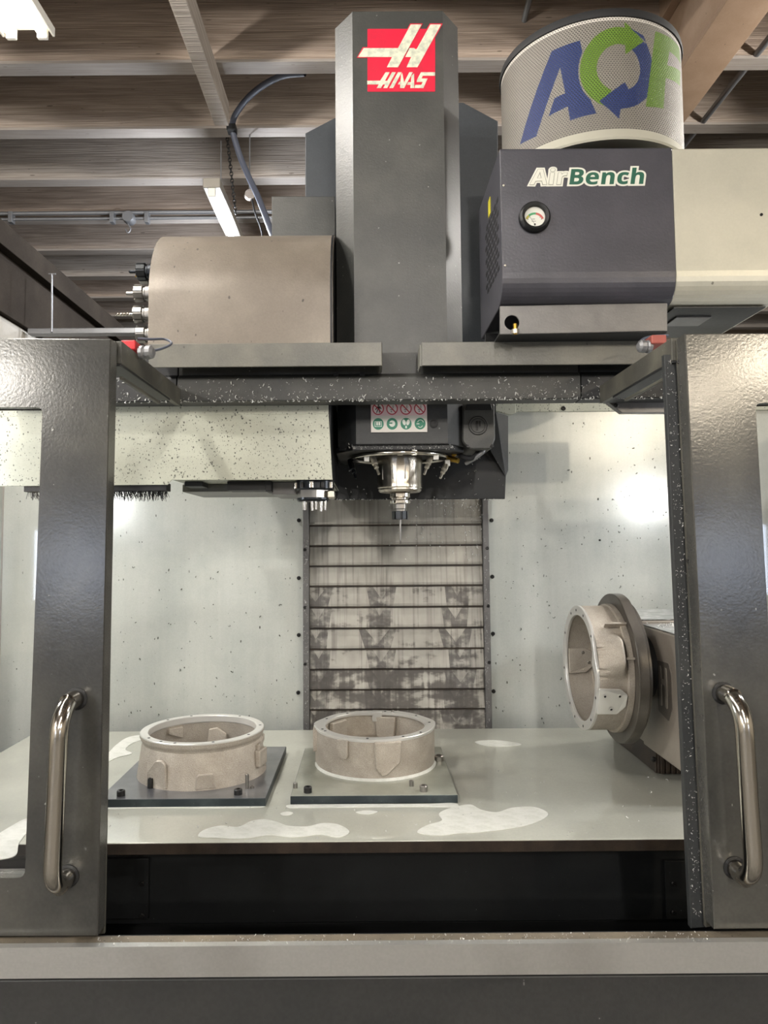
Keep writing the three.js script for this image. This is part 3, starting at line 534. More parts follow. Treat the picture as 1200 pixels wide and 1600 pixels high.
// ------------------------------------------------------------------ spindle head and its column cover
const HF = 1.62, spin = V(at(624.5, 740, 1.77).x, 0, -1.77);
{
  const t = thing('spindle_head', 'tall charcoal spindle head cover with a red and white badge', 'machine head', V(spin.x, CAMY + 0.2, -1.75));
  const xa = at(553, 400, HF).x, xb = at(697, 400, HF).x, xc = at(525.5, 400, 1.675).x, xd = at(720.5, 400, 1.675).x;
  const plan = (a, b, c, d, zf, zs, zb, y0, y1) => {
    const s = new THREE.Shape([[a, -zf], [b, -zf], [d, -zs], [d, -zb], [c, -zb], [c, -zs]].map(([x, z]) => new THREE.Vector2(x, -z)));
    return new THREE.ExtrudeGeometry(s, { depth: y1 - y0 - 0.004, bevelEnabled: true, bevelSize: 0.002, bevelOffset: -0.002, bevelThickness: 0.002, bevelSegments: 2 }).rotateX(-Math.PI / 2).translate(0, y0 + 0.002, 0);
  };
  const top = at(625, 17, HF).y, seam = at(625, 578, HF).y, bot = at(625, 694, HF).y;
  mesh('head_cover', plan(xa, xb, xc, xd, HF, 1.675, 1.945, seam, top), M.head, t);
  mesh('head_body', plan(xa + 0.002, xb - 0.002, xc + 0.002, xd - 0.002, HF + 0.002, 1.677, 1.95, bot, seam - 0.001), M.headDark, t);
  mesh('head_foot', plan(xa - 0.006, xb + 0.004, xc - 0.004, xd, HF + 0.012, 1.69, 1.94, bot - 0.012, bot + 0.0005), M.guard, t);
  const kb = at(545, 697, 1.66); mesh('side_bulge', new ConvexGeometry([at(533, 690, 1.66), at(556, 694, 1.64), at(556, 706, 1.65), at(530, 704, 1.66), at(533, 690, 1.8), at(530, 704, 1.8), at(556, 694, 1.8), at(556, 706, 1.8)]), M.guard, t);
  // badge: red square, white stripes of the H and the lettering, all thin vinyl
  const B = (list) => list.map(([x, y]) => [550 + x / 8, 20 + y / 8]);
  const badge = mesh('badge', pplate(B([[193, 200], [1040, 200], [1040, 985], [193, 985]]), HF - 0.0008, 0.0008, { r: 0.002, bevel: 0.0001 }), M.badgeRed = std({ map: paintTex([222, 28, 62], [204, 34, 62], { amount: 0.7, seed: 50, tile: 0.1 }), roughness: 0.4 }), t, { label: 'red badge with white H emblem' });
  M.badgeWhite = std({ map: paintTex([226, 228, 206], [176, 182, 166], { amount: 0.8, seed: 51, tile: 0.05, dark: 30 }), roughness: 0.45 });
  const red2 = [[[60, 562], [135, 428], [566, 428], [728, 133], [886, 133], [585, 690], [428, 690], [490, 562]], [[655, 562], [712, 428], [800, 428], [972, 133], [1135, 133], [826, 690], [672, 690], [730, 562]]];
  for (const l of red2) mesh('emblem_border', pplate(B(l), HF - 0.0011, 0.001, { bevel: 0.0001 }), M.badgeRed, badge);
  for (const l of [[[75, 552], [145, 440], [575, 440], [735, 145], [870, 145], [575, 680], [435, 680], [500, 552]], [[665, 552], [720, 440], [775, 440], [800, 455], [815, 440], [980, 145], [1115, 145], [818, 680], [682, 680], [740, 552]]])
    mesh('emblem_stroke', pplate(B(l), HF - 0.0016, 0.001, { bevel: 0.0001 }), M.badgeWhite, badge);
  for (const l of [[[190, 848], [352, 848], [420, 742], [470, 742], [362, 940], [308, 940], [335, 895], [190, 895]],
    [[385, 895], [408, 850], [440, 850], [500, 742], [548, 742], [440, 940], [390, 940], [415, 895]],
    [[575, 742], [622, 742], [514, 940], [466, 940]], [[612, 775], [628, 750], [652, 868], [716, 742], [762, 742], [652, 940], [600, 940]],
    [[573, 895], [590, 862], [612, 862], [612, 895]], [[742, 790], [776, 756], [778, 940], [728, 940], [732, 900], [688, 900], [702, 866], [736, 866]],
    [[862, 742], [1038, 742], [1038, 786], [886, 786], [868, 820], [945, 820], [892, 940], [780, 940], [790, 900], [866, 900], [884, 864], [808, 864], [812, 838]]])
    mesh('letter', pplate(B(l), HF - 0.0014, 0.0008, { bevel: 0.0001 }), M.badgeWhite, badge);
  // warning sticker
  const tex = canvasTex(512, 384, (c, w, h) => {
    c.fillStyle = '#d9d6cf'; c.fillRect(0, 0, w, h); c.fillStyle = '#e3c8cc'; c.fillRect(0, 122, w, 120); c.fillStyle = '#16160f'; c.fillRect(0, 0, w, 122);
    for (let i = 0; i < 4; i++) {
      const x = 66 + i * 127;
      c.fillStyle = '#c2a92a'; c.beginPath(); c.moveTo(x, 4); c.lineTo(x + 58, 112); c.lineTo(x - 58, 112); c.fill();
      c.fillStyle = '#16160f'; [[0, 60, 10, 40], [-12, 76, 24, 12], [-16, 72, 18, 26], [-10, 70, 22, 30]].slice(i, i + 1).forEach(([a, b, d, e]) => c.fillRect(x + a - 4, b, d, e)); c.fillRect(x - 14, 92, 28, 8);
      c.fillStyle = '#e8dcdc'; c.beginPath(); c.arc(x, 182, 50, 0, 7); c.fill();
      c.fillStyle = '#1c1c1c';
      if (i === 0) { c.beginPath(); c.arc(x + 4, 150, 8, 0, 7); c.fill(); c.fillRect(x - 6, 160, 22, 32); c.lineWidth = 8; c.strokeStyle = '#1c1c1c'; for (const q of [[-4, 190, -14, 216], [10, 190, 12, 218], [-6, 166, -24, 190], [16, 164, 28, 184]]) { c.beginPath(); c.moveTo(x + q[0], q[1]); c.lineTo(x + q[2], q[3]); c.stroke(); } }
      else { c.fillStyle = '#8c8486'; c.fillRect(x - 18, 186, 34, 8); c.fillRect(x + 6, 152, 7, 28); c.fillRect(x - 12, 200, 12, 12); }
      c.strokeStyle = '#b3243a'; c.lineWidth = 9; c.beginPath(); c.arc(x, 182, 48, 0, 7); c.stroke(); c.beginPath(); c.moveTo(x - 34, 148); c.lineTo(x + 34, 216); c.stroke();
      c.fillStyle = '#1f7a5e'; c.beginPath(); c.arc(x, 312, 50, 0, 7); c.fill();
      c.fillStyle = '#dfe4dc'; c.strokeStyle = '#dfe4dc'; c.lineWidth = 5;
      if (i === 0) { c.strokeRect(x - 30, 292, 60, 42); c.fillRect(x - 18, 296, 16, 28); c.fillRect(x + 3, 296, 16, 28); }
      if (i === 1) { c.beginPath(); c.arc(x, 310, 28, 0, 7); c.fill(); c.fillStyle = '#1f7a5e'; c.fillRect(x - 28, 300, 30, 12); }
      if (i === 2) { for (const q of [-18, 18]) { c.beginPath(); c.ellipse(x + q, 300, 15, 26, q / 60, 0, 7); c.fill(); } c.fillRect(x - 8, 330, 16, 22); }
      if (i === 3) { c.beginPath(); c.arc(x + 4, 306, 26, 3.4, 6.1); c.stroke(); c.beginPath(); c.arc(x + 2, 324, 20, 0.2, 2.6); c.stroke(); c.fillRect(x - 32, 310, 26, 7); }
    }
  });
  const k = rc(579.5, 606, 667, 675.5, HF);
  mesh('warning_sticker', fitUV(bx(k.x0, k.x1, k.y0, k.y1, -HF, -HF + 0.0026, 0).toNonIndexed()), std({ map: tex, roughness: 0.45 }), t, { uv: 'keep', label: 'warning sticker with rows of safety symbols' });
  const pl = at(678, 662, HF); mesh('plug', spun([[0, 0], [0.0095, 0], [0.0095, 0.003], [0.006, 0.005], [0, 0.004]], V(pl.x, pl.y, -HF - 0.003), V(0, 0, 1), 24), M.black, t);
  // spindle nose
  const yb = bot - 0.012, yn = at(624, 768, 1.72).y;
  mesh('spindle_nose', spun([[0, yb], [0.057, yb], [0.057, yb - 0.02], [0.0565, yb - 0.03], [0.0555, yn + 0.022], [0.056, yn + 0.02], [0.056, yn + 0.012], [0.0545, yn + 0.01], [0.0545, yn + 0.006], [0.05, yn + 0.001], [0.028, yn], [0, yn]].map(([r, y]) => [r * 0.96, y]).reverse(), V(spin.x, 0, spin.z), V(0, 1, 0), 56), M.nose, t, { label: 'turned steel spindle nose' });
  for (const a of [-0.9, -0.35, 0.2, 0.75]) mesh('nose_groove', rod(V(spin.x + Math.sin(a) * 0.0525, yb, spin.z + Math.cos(a) * 0.0525), V(spin.x + Math.sin(a) * 0.0525, yn + 0.03, spin.z + Math.cos(a) * 0.0525), 0.0022, 0.0022, 8), M.plain, t);
  // coolant ring and nozzles
  const ry = at(625, 706.5, 1.63).y, rr = 0.112;
  const ring = mesh('coolant_ring', new THREE.TorusGeometry(rr, 0.0052, 14, 80).rotateX(Math.PI / 2).translate(spin.x, ry, spin.z + 0.025), M.chrome, t, { label: 'steel coolant ring around the nose' });
  for (const [x, y] of [[625, 701], [647, 702]]) { const p = at(x, y, 1.64); mesh('ring_clip', bx(p.x - 0.006, p.x + 0.006, ry - 0.006, yb + 0.004, -1.645, -1.633, 0.001), M.zinc, ring); }
  for (const [x0, y0, x1, y1, d, kk] of [[583, 717, 592, 741, 1.68, 1], [573, 716, 573, 722, 1.68, 0], [672, 716, 663, 741, 1.68, 1], [681, 713, 681, 719, 1.67, 0], [697, 727, 688, 747, 1.72, 1], [699, 723, 696, 730, 1.72, 0], [549, 726, 556, 748, 1.76, 2]]) {
    const a = at(x0, y0, d), b = at(x1, y1, d - 0.02), dir = b.clone().sub(a), l = dir.length(); dir.normalize();
    if (kk === 0) { mesh('nozzle_block', bx(a.x - 0.006, a.x + 0.006, a.y - 0.008, a.y + 0.006, a.z - 0.006, a.z + 0.006, 0.001), M.white, t); continue; }
    mesh('nozzle', spun([[0, -0.014], [0.006, -0.014], [0.007, 0], [0.007, l * 0.35], [0.0045, l * 0.4], [0.0055, l * 0.5], [0.0055, l * 0.6], [0.003, l * 0.64], [0.003, l], [0, l]], a, dir, 14), kk === 2 ? M.blackSteel : M.zinc, t);
  }
}
{
  const t = thing('rear_splash_guard', 'black bent sheet guard hanging behind the spindle nose', 'guard', at(650, 780, 1.97));
  mesh('sheet', pplate([[498, 600], [775, 600], [775, 690], [791, 735], [789, 779.5], [500, 781]], 1.97, 0.008), M.guard, t);
  mesh('fold', new ConvexGeometry([at(775, 644, 1.93), at(794, 650, 1.97), at(794, 735, 1.97), at(790, 745, 1.965), at(764, 700, 1.95), at(775, 644, 1.965), at(764, 700, 1.968)]), M.headDark, t);
  mesh('upper_plate', pplate([[765, 606], [806, 606], [806, 645], [796, 648], [768, 640]], 2.0, 0.012), M.shroud, t, { label: 'pale plate at the upper corner' });
}
{
  const t = thing('coolant_nozzle_unit', 'rounded grey nozzle motor with round emblem beside the spindle head', 'coolant motor', at(748, 668, 1.68));
  const body = mesh('motor_housing', pplate([[723, 630], [773, 630], [774, 686], [768, 702], [734, 702], [722, 690]], 1.66, 0.12, { r: 0.006, bevel: 0.003 }), M.head, t);
  mesh('cap', pplate([[729, 631], [767, 631], [770, 641], [727, 641]], 1.657, 0.004, { r: 0.002, bevel: 0.001 }), M.guard, t);
  const e = at(747, 665, 1.66);
  mesh('emblem', [new THREE.TorusGeometry(0.021, 0.0012, 6, 40).translate(e.x, e.y, -1.66), new THREE.TorusGeometry(0.016, 0.0008, 6, 36).translate(e.x, e.y, -1.66), bx(e.x - 0.005, e.x + 0.0, e.y - 0.011, e.y + 0.011, -1.661, -1.6592, 0.0003), bx(e.x + 0.002, e.x + 0.006, e.y - 0.002, e.y + 0.011, -1.661, -1.6592, 0.0003)], M.bolt, body);
  for (const [x, y] of [[731, 697], [769, 697]]) { const p = at(x, y, 1.656); mesh('screw', capScrew(p.x, p.y, -1.66, 0.004), M.bolt, t); }
  mesh('hose', tube([at(716, 708, 1.72), at(724, 714, 1.7), at(736, 716, 1.7), at(746, 708, 1.7), at(748, 698, 1.71)], 0.006, 40, 10), M.rubber, t);
  mesh('hose', tube([at(728, 724, 1.72), at(742, 716, 1.7), at(754, 706, 1.69), at(758, 698, 1.7)], 0.005, 30, 10), M.galv, t, { label: 'braided hose' });
  mesh('fitting', rod(at(700, 716, 1.73), at(716, 720, 1.71), 0.008, 0.0065, 6), M.brass, t, { label: 'brass hose fitting' });
  mesh('fitting', rod(at(706, 712, 1.72), at(716, 706, 1.72), 0.005, 0.005, 8), M.brass, t, { label: 'brass hose fitting' });
}

// tool holders: flange, body, slotted collet nut, cutter (axis +y, cutter end up)
function slottedNut(r, h, y) {
  const s = new THREE.Shape(), n = 8;
  for (let i = 0; i < n; i++) { const a = i / n * Math.PI * 2, w = Math.PI * 2 / n; for (const [f, q] of [[0, r], [0.7, r], [0.72, r * 0.84], [0.98, r * 0.84]]) { const x = Math.cos(a + w * f) * q, z = Math.sin(a + w * f) * q; i || f ? s.lineTo(x, z) : s.moveTo(x, z); } }
  s.closePath();
  return new THREE.ExtrudeGeometry(s, { depth: h - 0.002, bevelEnabled: true, bevelSize: 0.001, bevelOffset: -0.001, bevelThickness: 0.001, bevelSegments: 1 }).rotateX(-Math.PI / 2).translate(0, y + 0.001, 0);
}
function toolHolder(label, cutter, group, dark) {
  const t = thing('tool_holder', label, 'tool holder', V(0, 0, 0), group), o = V(0, 0, 0), up = V(0, 1, 0);
  mesh('flange', spun([[0, -0.012], [0.024, -0.012], [0.0255, -0.010], [0.0255, -0.002], [0.021, 0.001], [0.021, 0.004], [0.0255, 0.007], [0.0255, 0.013], [0.024, 0.0145], [0.0, 0.0145]], o, up, 40), dark ? M.blackSteel : M.chrome, t);
  mesh('shank', spun([[0, 0.014], [0.0165, 0.014], [0.0165, 0.026], [0.0145, 0.028], [0.0145, 0.033], [0, 0.033]], o, up, 32), dark ? M.blackSteel : M.plain, t);
  mesh('collet_nut', slottedNut(0.0195, 0.02, 0.032), dark || !group ? M.nut : M.plain, t);
  if (cutter.flutes) {
    const pts = [[], []];
    for (let k = 0; k < 2; k++) for (let i = 0; i <= 40; i++) { const a = i / 40 * cutter.turns * 6.283 + k * Math.PI; pts[k].push(V(Math.cos(a) * cutter.r * 0.55, 0.05 + cutter.len * i / 40, Math.sin(a) * cutter.r * 0.55)); }
    mesh('cutter', [...pts.map((p) => tube(p, cutter.r * 0.6, 80, 6)), rod(V(0, 0.045, 0), V(0, 0.05 + cutter.len * 0.3, 0), cutter.r)], M.chrome, t);
  } else mesh('cutter', spun([[0, 0.04], [cutter.r, 0.04], [cutter.r, 0.05 + cutter.len * 0.85], [cutter.r * 0.5, 0.05 + cutter.len * 0.97], [0, 0.05 + cutter.len]], o, up, 14), cutter.dark ? M.blackSteel : M.plain, t);
  return t;
}
{
  const yn = at(624, 768, 1.72).y, t = toolHolder('tool holder in the spindle with a long thin cutter', { r: 0.0022, len: 0.062 });
  t.position.set(spin.x, yn - 0.012, spin.z); t.rotation.z = Math.PI;
}

// ------------------------------------------------------------------ tool changer: drum cover, tools, shroud, swing arm
{
  const cy = CAMY + 0.533, cz = -1.74, R = 0.19, x0 = at(232, 460, 1.55).x, x1 = at(520, 460, 1.55).x;
  const t = thing('tool_drum', 'brown-grey rounded sheet cover of the tool drum beside the column', 'tool changer', V((x0 + x1) / 2, CAMY + 0.4, cz));
  const arc = (r, y0) => { const a = [[cz + r, y0]]; for (let i = 0; i <= 28; i++) { const q = i / 28 * Math.PI; a.push([cz + Math.cos(q) * r, cy + Math.sin(q) * r]); } a.push([cz - r, y0]); return a; };
  const outer = arc(R, CAMY + 0.36), inner = arc(R - 0.004, CAMY + 0.36).reverse();
  const s = new THREE.Shape([...outer, ...inner].map(([z, y]) => new THREE.Vector2(-z, y)));
  mesh('cover', toCreasedNormals(new THREE.ExtrudeGeometry(s, { depth: x1 - x0, bevelEnabled: false }).rotateY(Math.PI / 2).translate(x0, 0, 0), 0.5), M.cover, t);
  mesh('edge_seam', sideProfile(arc(R + 0.0012, CAMY + 0.37), x1 - 0.006, x1 - 0.001, 0.0004), M.black, t);
  mesh('tool_disc', rod(V(x0 + 0.03, cy, cz), V(x0 + 0.06, cy, cz), R - 0.012, R - 0.012, 48), M.guard, t);
  const kinds = [[26, 'black tool holder with a short dark bit, highest at the drum end', { r: 0.004, len: 0.022, dark: true }, true], [5, 'tool holder with a short grey bit, second from the top at the drum end', { r: 0.0045, len: 0.024 }, false],
    [-12, 'tool holder with a long twist drill at the drum end', { r: 0.0035, len: 0.042, flutes: true, turns: 3 }, false], [-28, 'lowest tool holder at the drum end, just above the left door', { r: 0.004, len: 0.006 }, false]];
  for (const [a, label, cut, dark] of kinds) {
    const q = a * Math.PI / 180, h = toolHolder(label, cut, 'tool holders at the end of the drum', dark);
    h.position.set(x0 + 0.012 - (a === -12 ? 0.002 : 0), cy + Math.sin(q) * 0.155, cz + Math.cos(q) * 0.155); h.rotation.z = Math.PI / 2;
  }
  const g = toolHolder('tool holder with a gold drill tip behind the second holder at the drum end', { r: 0.003, len: 0.012, flutes: true, turns: 1.5 }, 'tool holders at the end of the drum', false);
  g.position.set(x0 + 0.012, cy + 0.066, cz + 0.12); g.rotation.z = Math.PI / 2; g.children[3].material = M.brass;
}
{
  const d = 1.56, t = thing('tool_changer_shroud', 'pale speckled sheet metal shroud of the tool changer under the header', 'shroud', at(350, 755, d));
  mesh('front_sheet', pplate([[-140, 590], [512, 590], [513.5, 650], [519.5, 749.5], [268, 750], [262, 757.5], [-140, 761]], d, 0.003, { bevel: 0.0006 }), M.shroud, t);
  const top = rc(-140, 600, 512.5, 649.5, d); mesh('upper_fold', bx(top.x0, top.x1, top.y0, top.y1, -d - 0.002, -d + 0.0012, 0.0008), M.shroud, t);
  const yb = at(400, 750, d).y;
  mesh('underside', bx(at(268, 750, d).x, at(519, 750, d).x - 0.002, yb + 0.002, yb + 0.005, -1.955, -d - 0.003, 0.0008), M.shroud, t);
  mesh('side_sheet', bx(at(519, 750, d).x - 0.006, at(519, 750, d).x - 0.003, yb, CAMY + 0.34, -1.955, -d - 0.003, 0.0006), M.guard, t);
  for (const [a, b, c, e] of [[288, 753, 316, 760], [355, 754, 415, 766], [415, 752, 424, 768]]) { const k = rc(a, c === 316 ? 752 : 753, c, e, 1.6); mesh('slide_block', bx(k.x0, k.x1, k.y0, yb + 0.001, -1.66, -1.6, 0.001), M.black, t); }
  const k = rc(424, 752, 462, 772, 1.62); mesh('hinge_plate', bx(k.x0, k.x1, k.y0, yb + 0.001, -1.8, -1.63, 0.001), M.bracket, t);
  const k2 = rc(285, 758, 462, 768, 1.68); mesh('guide_channel', bx(k2.x0, k2.x1, k2.y0, yb + 0.001, -1.9, -1.68, 0.001), M.track, t);
  const bl = rc(40, 760, 262, 768, 1.575), brush = mesh('brush_bar', bx(bl.x0, bl.x1, bl.y0, bl.y1 + 0.006, -1.6, -1.566, 0.001), M.black, t);
  const r = rng(8), list = [];
  for (let i = 0; i < 420; i++) { const x = bl.x0 + (bl.x1 - bl.x0) * (0.02 + 0.96 * r()), z = -1.6 + r() * 0.03; list.push(rod(V(x, bl.y0 + 0.002, z), V(x + (r() - 0.3) * 0.014, bl.y0 - 0.008 - r() * 0.014, z + (r() - 0.5) * 0.01), 0.0008, 0.0004, 4)); }
  mesh('bristles', list, M.rubber, brush, { kind: 'stuff' });
}
{
  const d = 1.62, c = at(492, 775, d), t = thing('tool_change_arm', 'steel double-ended tool change arm under the pale shroud corner', 'tool arm', c.clone());
  mesh('hub', spun([[0, -0.012], [0.04, -0.012], [0.0425, -0.009], [0.0425, 0.009], [0.04, 0.012], [0, 0.012]], V(c.x, at(492, 758, d).y, c.z), V(0, 1, 0), 30), M.blackSteel, t);
  for (let i = 0; i < 5; i++) { const a = -1.2 + i * 0.55; mesh('hub_screw', rod(V(c.x + Math.sin(a) * 0.0425, at(492, 761, d).y - 0.004, c.z + Math.cos(a) * 0.0425), V(c.x + Math.sin(a) * 0.0425, at(492, 755, d).y, c.z + Math.cos(a) * 0.0425), 0.005, 0.005, 10), i % 2 ? M.bolt : M.chrome, t); }
  const hx = (cx, r, y0, y1, n, ph) => { const g = new THREE.CylinderGeometry(r, r, y1 - y0, n, 1, false, ph); return toCreasedNormals(g.translate(cx, (y0 + y1) / 2, c.z), 0.3); };
  mesh('arm_body', hx(c.x - 0.004, 0.036, at(0, 783, d).y, at(0, 766, d).y, 6, 0.28), M.plain, t);
  const g2 = rc(512, 767, 523, 779, d); mesh('gripper', bx(g2.x0, g2.x1, g2.y0, g2.y1, -1.66, -1.6, 0.003), M.zinc, t);
  mesh('lower_disc', spun([[0, -0.004], [0.033, -0.004], [0.036, 0], [0.036, 0.004], [0, 0.004]], V(c.x - 0.004, at(0, 785, d).y, c.z), V(0, 1, 0), 26), M.blackSteel, t);
  for (const [x, y, r] of [[476, 797, 0.0055], [488, 798, 0.004], [494, 796, 0.0035], [502, 799, 0.004], [508, 797, 0.003]]) { const p = at(x, y, 1.605); mesh('pin', rod(V(p.x, p.y, p.z), V(p.x, at(0, 784, 1.605).y, p.z), r * 0.8, r, 12), M.chrome, t); }
}
// boxes behind the column
{
  const t = thing('column_housing', 'dark slate grey column housing standing behind the spindle head', 'machine column', at(640, 700, 2.1));
  mesh('housing', pplate([[477, 208], [523, 184], [700, 160], [724, 160], [778, 189], [778, 700], [477, 700]], 2.1, 0.35, { bevel: 0.002 }), M.column, t);
  solo('electrical_box', pplate([[424.5, 306.5], [523, 306.5], [523, 400], [424.5, 400]], 2.06, 0.03, { r: 0.002, bevel: 0.002 }), M.head, 'flat grey box behind the tool drum, at the end of the cables', 'electrical box');
}

// ------------------------------------------------------------------ mist collector with its filter drum
const font = await new FontLoader().loadAsync('fonts/droid/droid_sans_bold.typeface.json');
{
  const d = 1.35, x0 = at(783, 350, d).x, xm = at(1054, 350, d).x, x1 = at(1218, 350, d).x, yt = at(920, 231, d).y, yf = at(915, 470, d).y, r = 0.055;
  const t = thing('mist_collector', 'boxy grey and silver mist collector on top of the machine', 'mist collector', V((x0 + x1) / 2, yf, -1.49));
  const prof = (g = 0, zb = -1.615) => [[zb, yf + g, 0.01], [-d - g, yf + g, r], [-d - g, yt - g, 0.004], [zb, yt - g, 0.004]];
  mesh('front_cover', sideProfile(prof(), x0, xm, 0.0012, 0.001), M.mist, t, { label: 'slate grey front cover' });
  mesh('body', sideProfile(prof(0.0015), xm + 0.0006, x1, 0.001, 0.001), M.mistSilver, t, { label: 'silver motor body' });
  mesh('bottom_plate', bx(xm + 0.01, x1 - 0.01, yf - 0.003, yf + 0.0005, -1.6, -1.39, 0.001), M.apron, t);
  const pin = at(1075, 490, 1.5); mesh('bottom_bracket', bx(pin.x - 0.05, pin.x + 0.02, yf - 0.006, yf - 0.003, -1.5, -1.44, 0.001), M.bracket, t);
  // ventilation slots in the side
  for (let i = 0; i < 11; i++) for (let j = 0; j < 5; j++) {
    const z = -1.385 - j * 0.03 - (i % 2) * 0.015, y = yt - 0.085 - i * 0.0135 + 0.0; if (z < -1.555) continue;
    mesh('vent_slot', bx(x0 - 0.0006, x0 + 0.0004, y - 0.004, y + 0.004, z - 0.010, z + 0.010, 0), M.black, t);
  }
  mesh('side_label', bx(x0 - 0.0008, x0, yt - 0.075, yt - 0.04, -1.485, -1.46, 0), std({ color: 0xb9b021, roughness: 0.5 }), t);
  for (const y of [290, 415]) { const p = at(783, y, d); mesh('screw', capScrew(x0 + 0.006, p.y, -d, 0.0022), M.zinc, t); }
  for (const [x, y] of [[1190, 335]]) { const p = at(x, y, d); mesh('screw', capScrew(p.x, p.y, -d - 0.0015, 0.0028), M.bolt, t); }
  // lettering: white halo, pale first half, green second half
  const a = at(826, 288, d), cap = 0.0295;
  const geo = (s, grow) => { const g = new TextGeometry(s, { font, size: cap, depth: 0.0003, bevelEnabled: true, bevelThickness: 0.0001, bevelSize: grow, bevelOffset: 0, bevelSegments: 1, curveSegments: 6 }); g.computeBoundingBox(); return g; };
  const w1 = geo('Air', 0).boundingBox.max.x + 0.0025, full = w1 + geo('Bench', 0).boundingBox.max.x, want = at(1006, 288, d).x - a.x - 0.004, sx = want / full;
  const put = (g, dx, z) => { const q = g.clone(); q.translate(dx, 0, 0); q.applyMatrix4(new THREE.Matrix4().set(sx, 0.16, 0, a.x + 0.002, 0, 1, 0, a.y - 0.001, 0, 0, 1, z, 0, 0, 0, 1)); return q; };
  const white = std({ color: 0xd8d8cc, roughness: 0.5 }), pale = std({ color: 0x85857a, roughness: 0.5 }), green = std({ color: 0x0f5440, roughness: 0.45 });
  const logo = mesh('logo_backing', [put(geo('Air', 0.0036), 0, -d + 0.0001), put(geo('Bench', 0.0036), w1, -d + 0.0001)], white, t, { label: 'white outlined lettering' });
  mesh('lettering', put(geo('Air', 0.0008), 0, -d + 0.0004), pale, logo); mesh('lettering', put(geo('Air', 0), 0, -d + 0.0009), white, logo); mesh('lettering', put(geo('Bench', 0.0003), w1, -d + 0.0006), green, logo, { label: 'green letters' });
  // gauge
  const c = at(834.5, 341, d), R = 0.0292;
  const gz = mesh('gauge', spun([[R * 0.66, 0.006], [R * 0.7, 0.012], [R * 0.86, 0.014], [R * 0.93, 0.011], [R, 0.008], [R, 0], [0, 0], [0, 0.004], [R * 0.66, 0.004]].reverse(), V(c.x, c.y, -d), V(0, 0, 1), 48), M.black, t, { label: 'round pressure gauge with black rim' });
  const dial = canvasTex(256, 256, (g) => {
    g.fillStyle = '#e2e3da'; g.fillRect(0, 0, 256, 256); g.lineWidth = 26;
    for (const [p, q, col] of [[3.5, 4.0, '#b7ad3a'], [4.0, 4.85, '#3c9a63'], [4.85, 5.9, '#c65b55']]) { g.strokeStyle = col; g.beginPath(); g.arc(128, 190, 105, p, q); g.stroke(); }
    g.fillStyle = '#2c2c2c'; g.fillRect(118, 206, 20, 26); g.fillRect(96, 150, 34, 6); g.fillRect(90, 178, 52, 5); g.fillRect(40, 150, 12, 8); g.fillRect(204, 150, 12, 8); g.fillRect(56, 130, 10, 6); g.fillRect(186, 130, 10, 6);
    g.strokeStyle = '#2c2c2c'; g.lineWidth = 4; g.beginPath(); g.moveTo(126, 216); g.lineTo(62, 112); g.stroke();
  });
  mesh('dial', fitUV(new THREE.CylinderGeometry(R * 0.68, R * 0.68, 0.001, 40).rotateX(Math.PI / 2).translate(c.x, c.y, -d + 0.0048).toNonIndexed()), std({ map: dial, roughness: 0.4 }), gz, { uv: 'keep' });
  mesh('pane', new THREE.CylinderGeometry(R * 0.7, R * 0.7, 0.001, 40).rotateX(Math.PI / 2).translate(c.x, c.y, -d + 0.0085), M.glass, gz);
}
{
  const d = 1.38, t = thing('collector_stand', 'grey steel foot bracket carrying the mist collector', 'bracket', at(915, 520, d));
  const h = at(800, 504, d);
  mesh('front_plate', plate(pix([[781, 478], [1043, 473], [1043, 517], [781, 522.5]], d), 0.004, { hole: [circle(h.x, h.y, 0.0155)], r: 0.002, bevel: 0.001, curve: 16 }).translate(0, 0, -d), M.bracket, t);
  mesh('back_plate', bx(at(781, 500, d).x, at(1043, 500, d).x, at(915, 517, d).y, at(915, 480, d).y, -1.56, -1.555, 0.001), M.black, t);  // black so the hole in front shows a dark, shaded inside
  const k = rc(781, 478, 1043, 520, d); mesh('base_plate', bx(k.x0, k.x1, k.y0, k.y0 + 0.004, -1.56, -d - 0.0042, 0.0008), M.guard, t);  // near-black colour stands in for shade in the gap underneath
  const b = at(804, 519, d), s = mesh('stud', rod(V(b.x, b.y - 0.006, -d + 0.006), V(b.x, b.y + 0.014, -d + 0.006), 0.004, 0.004, 8), M.brass, t);
  mesh('nut', rod(V(b.x, b.y - 0.005, -d + 0.006), V(b.x, b.y + 0.003, -d + 0.006), 0.008, 0.008, 6), M.zinc, s);
  const tt = at(800, 534, 1.44).y, f = at(800, 527, 1.42);
  mesh('rubber_foot', rod(V(f.x, tt + 0.0005, -1.46), V(f.x, k.y0 - 0.0005, -1.46), 0.02, 0.016, 24), M.tableEdge, t);
  mesh('rubber_foot', rod(V(k.x1 - 0.08, tt + 0.0005, -1.46), V(k.x1 - 0.08, k.y0 - 0.0005, -1.46), 0.02, 0.016, 24), M.tableEdge, t);
}
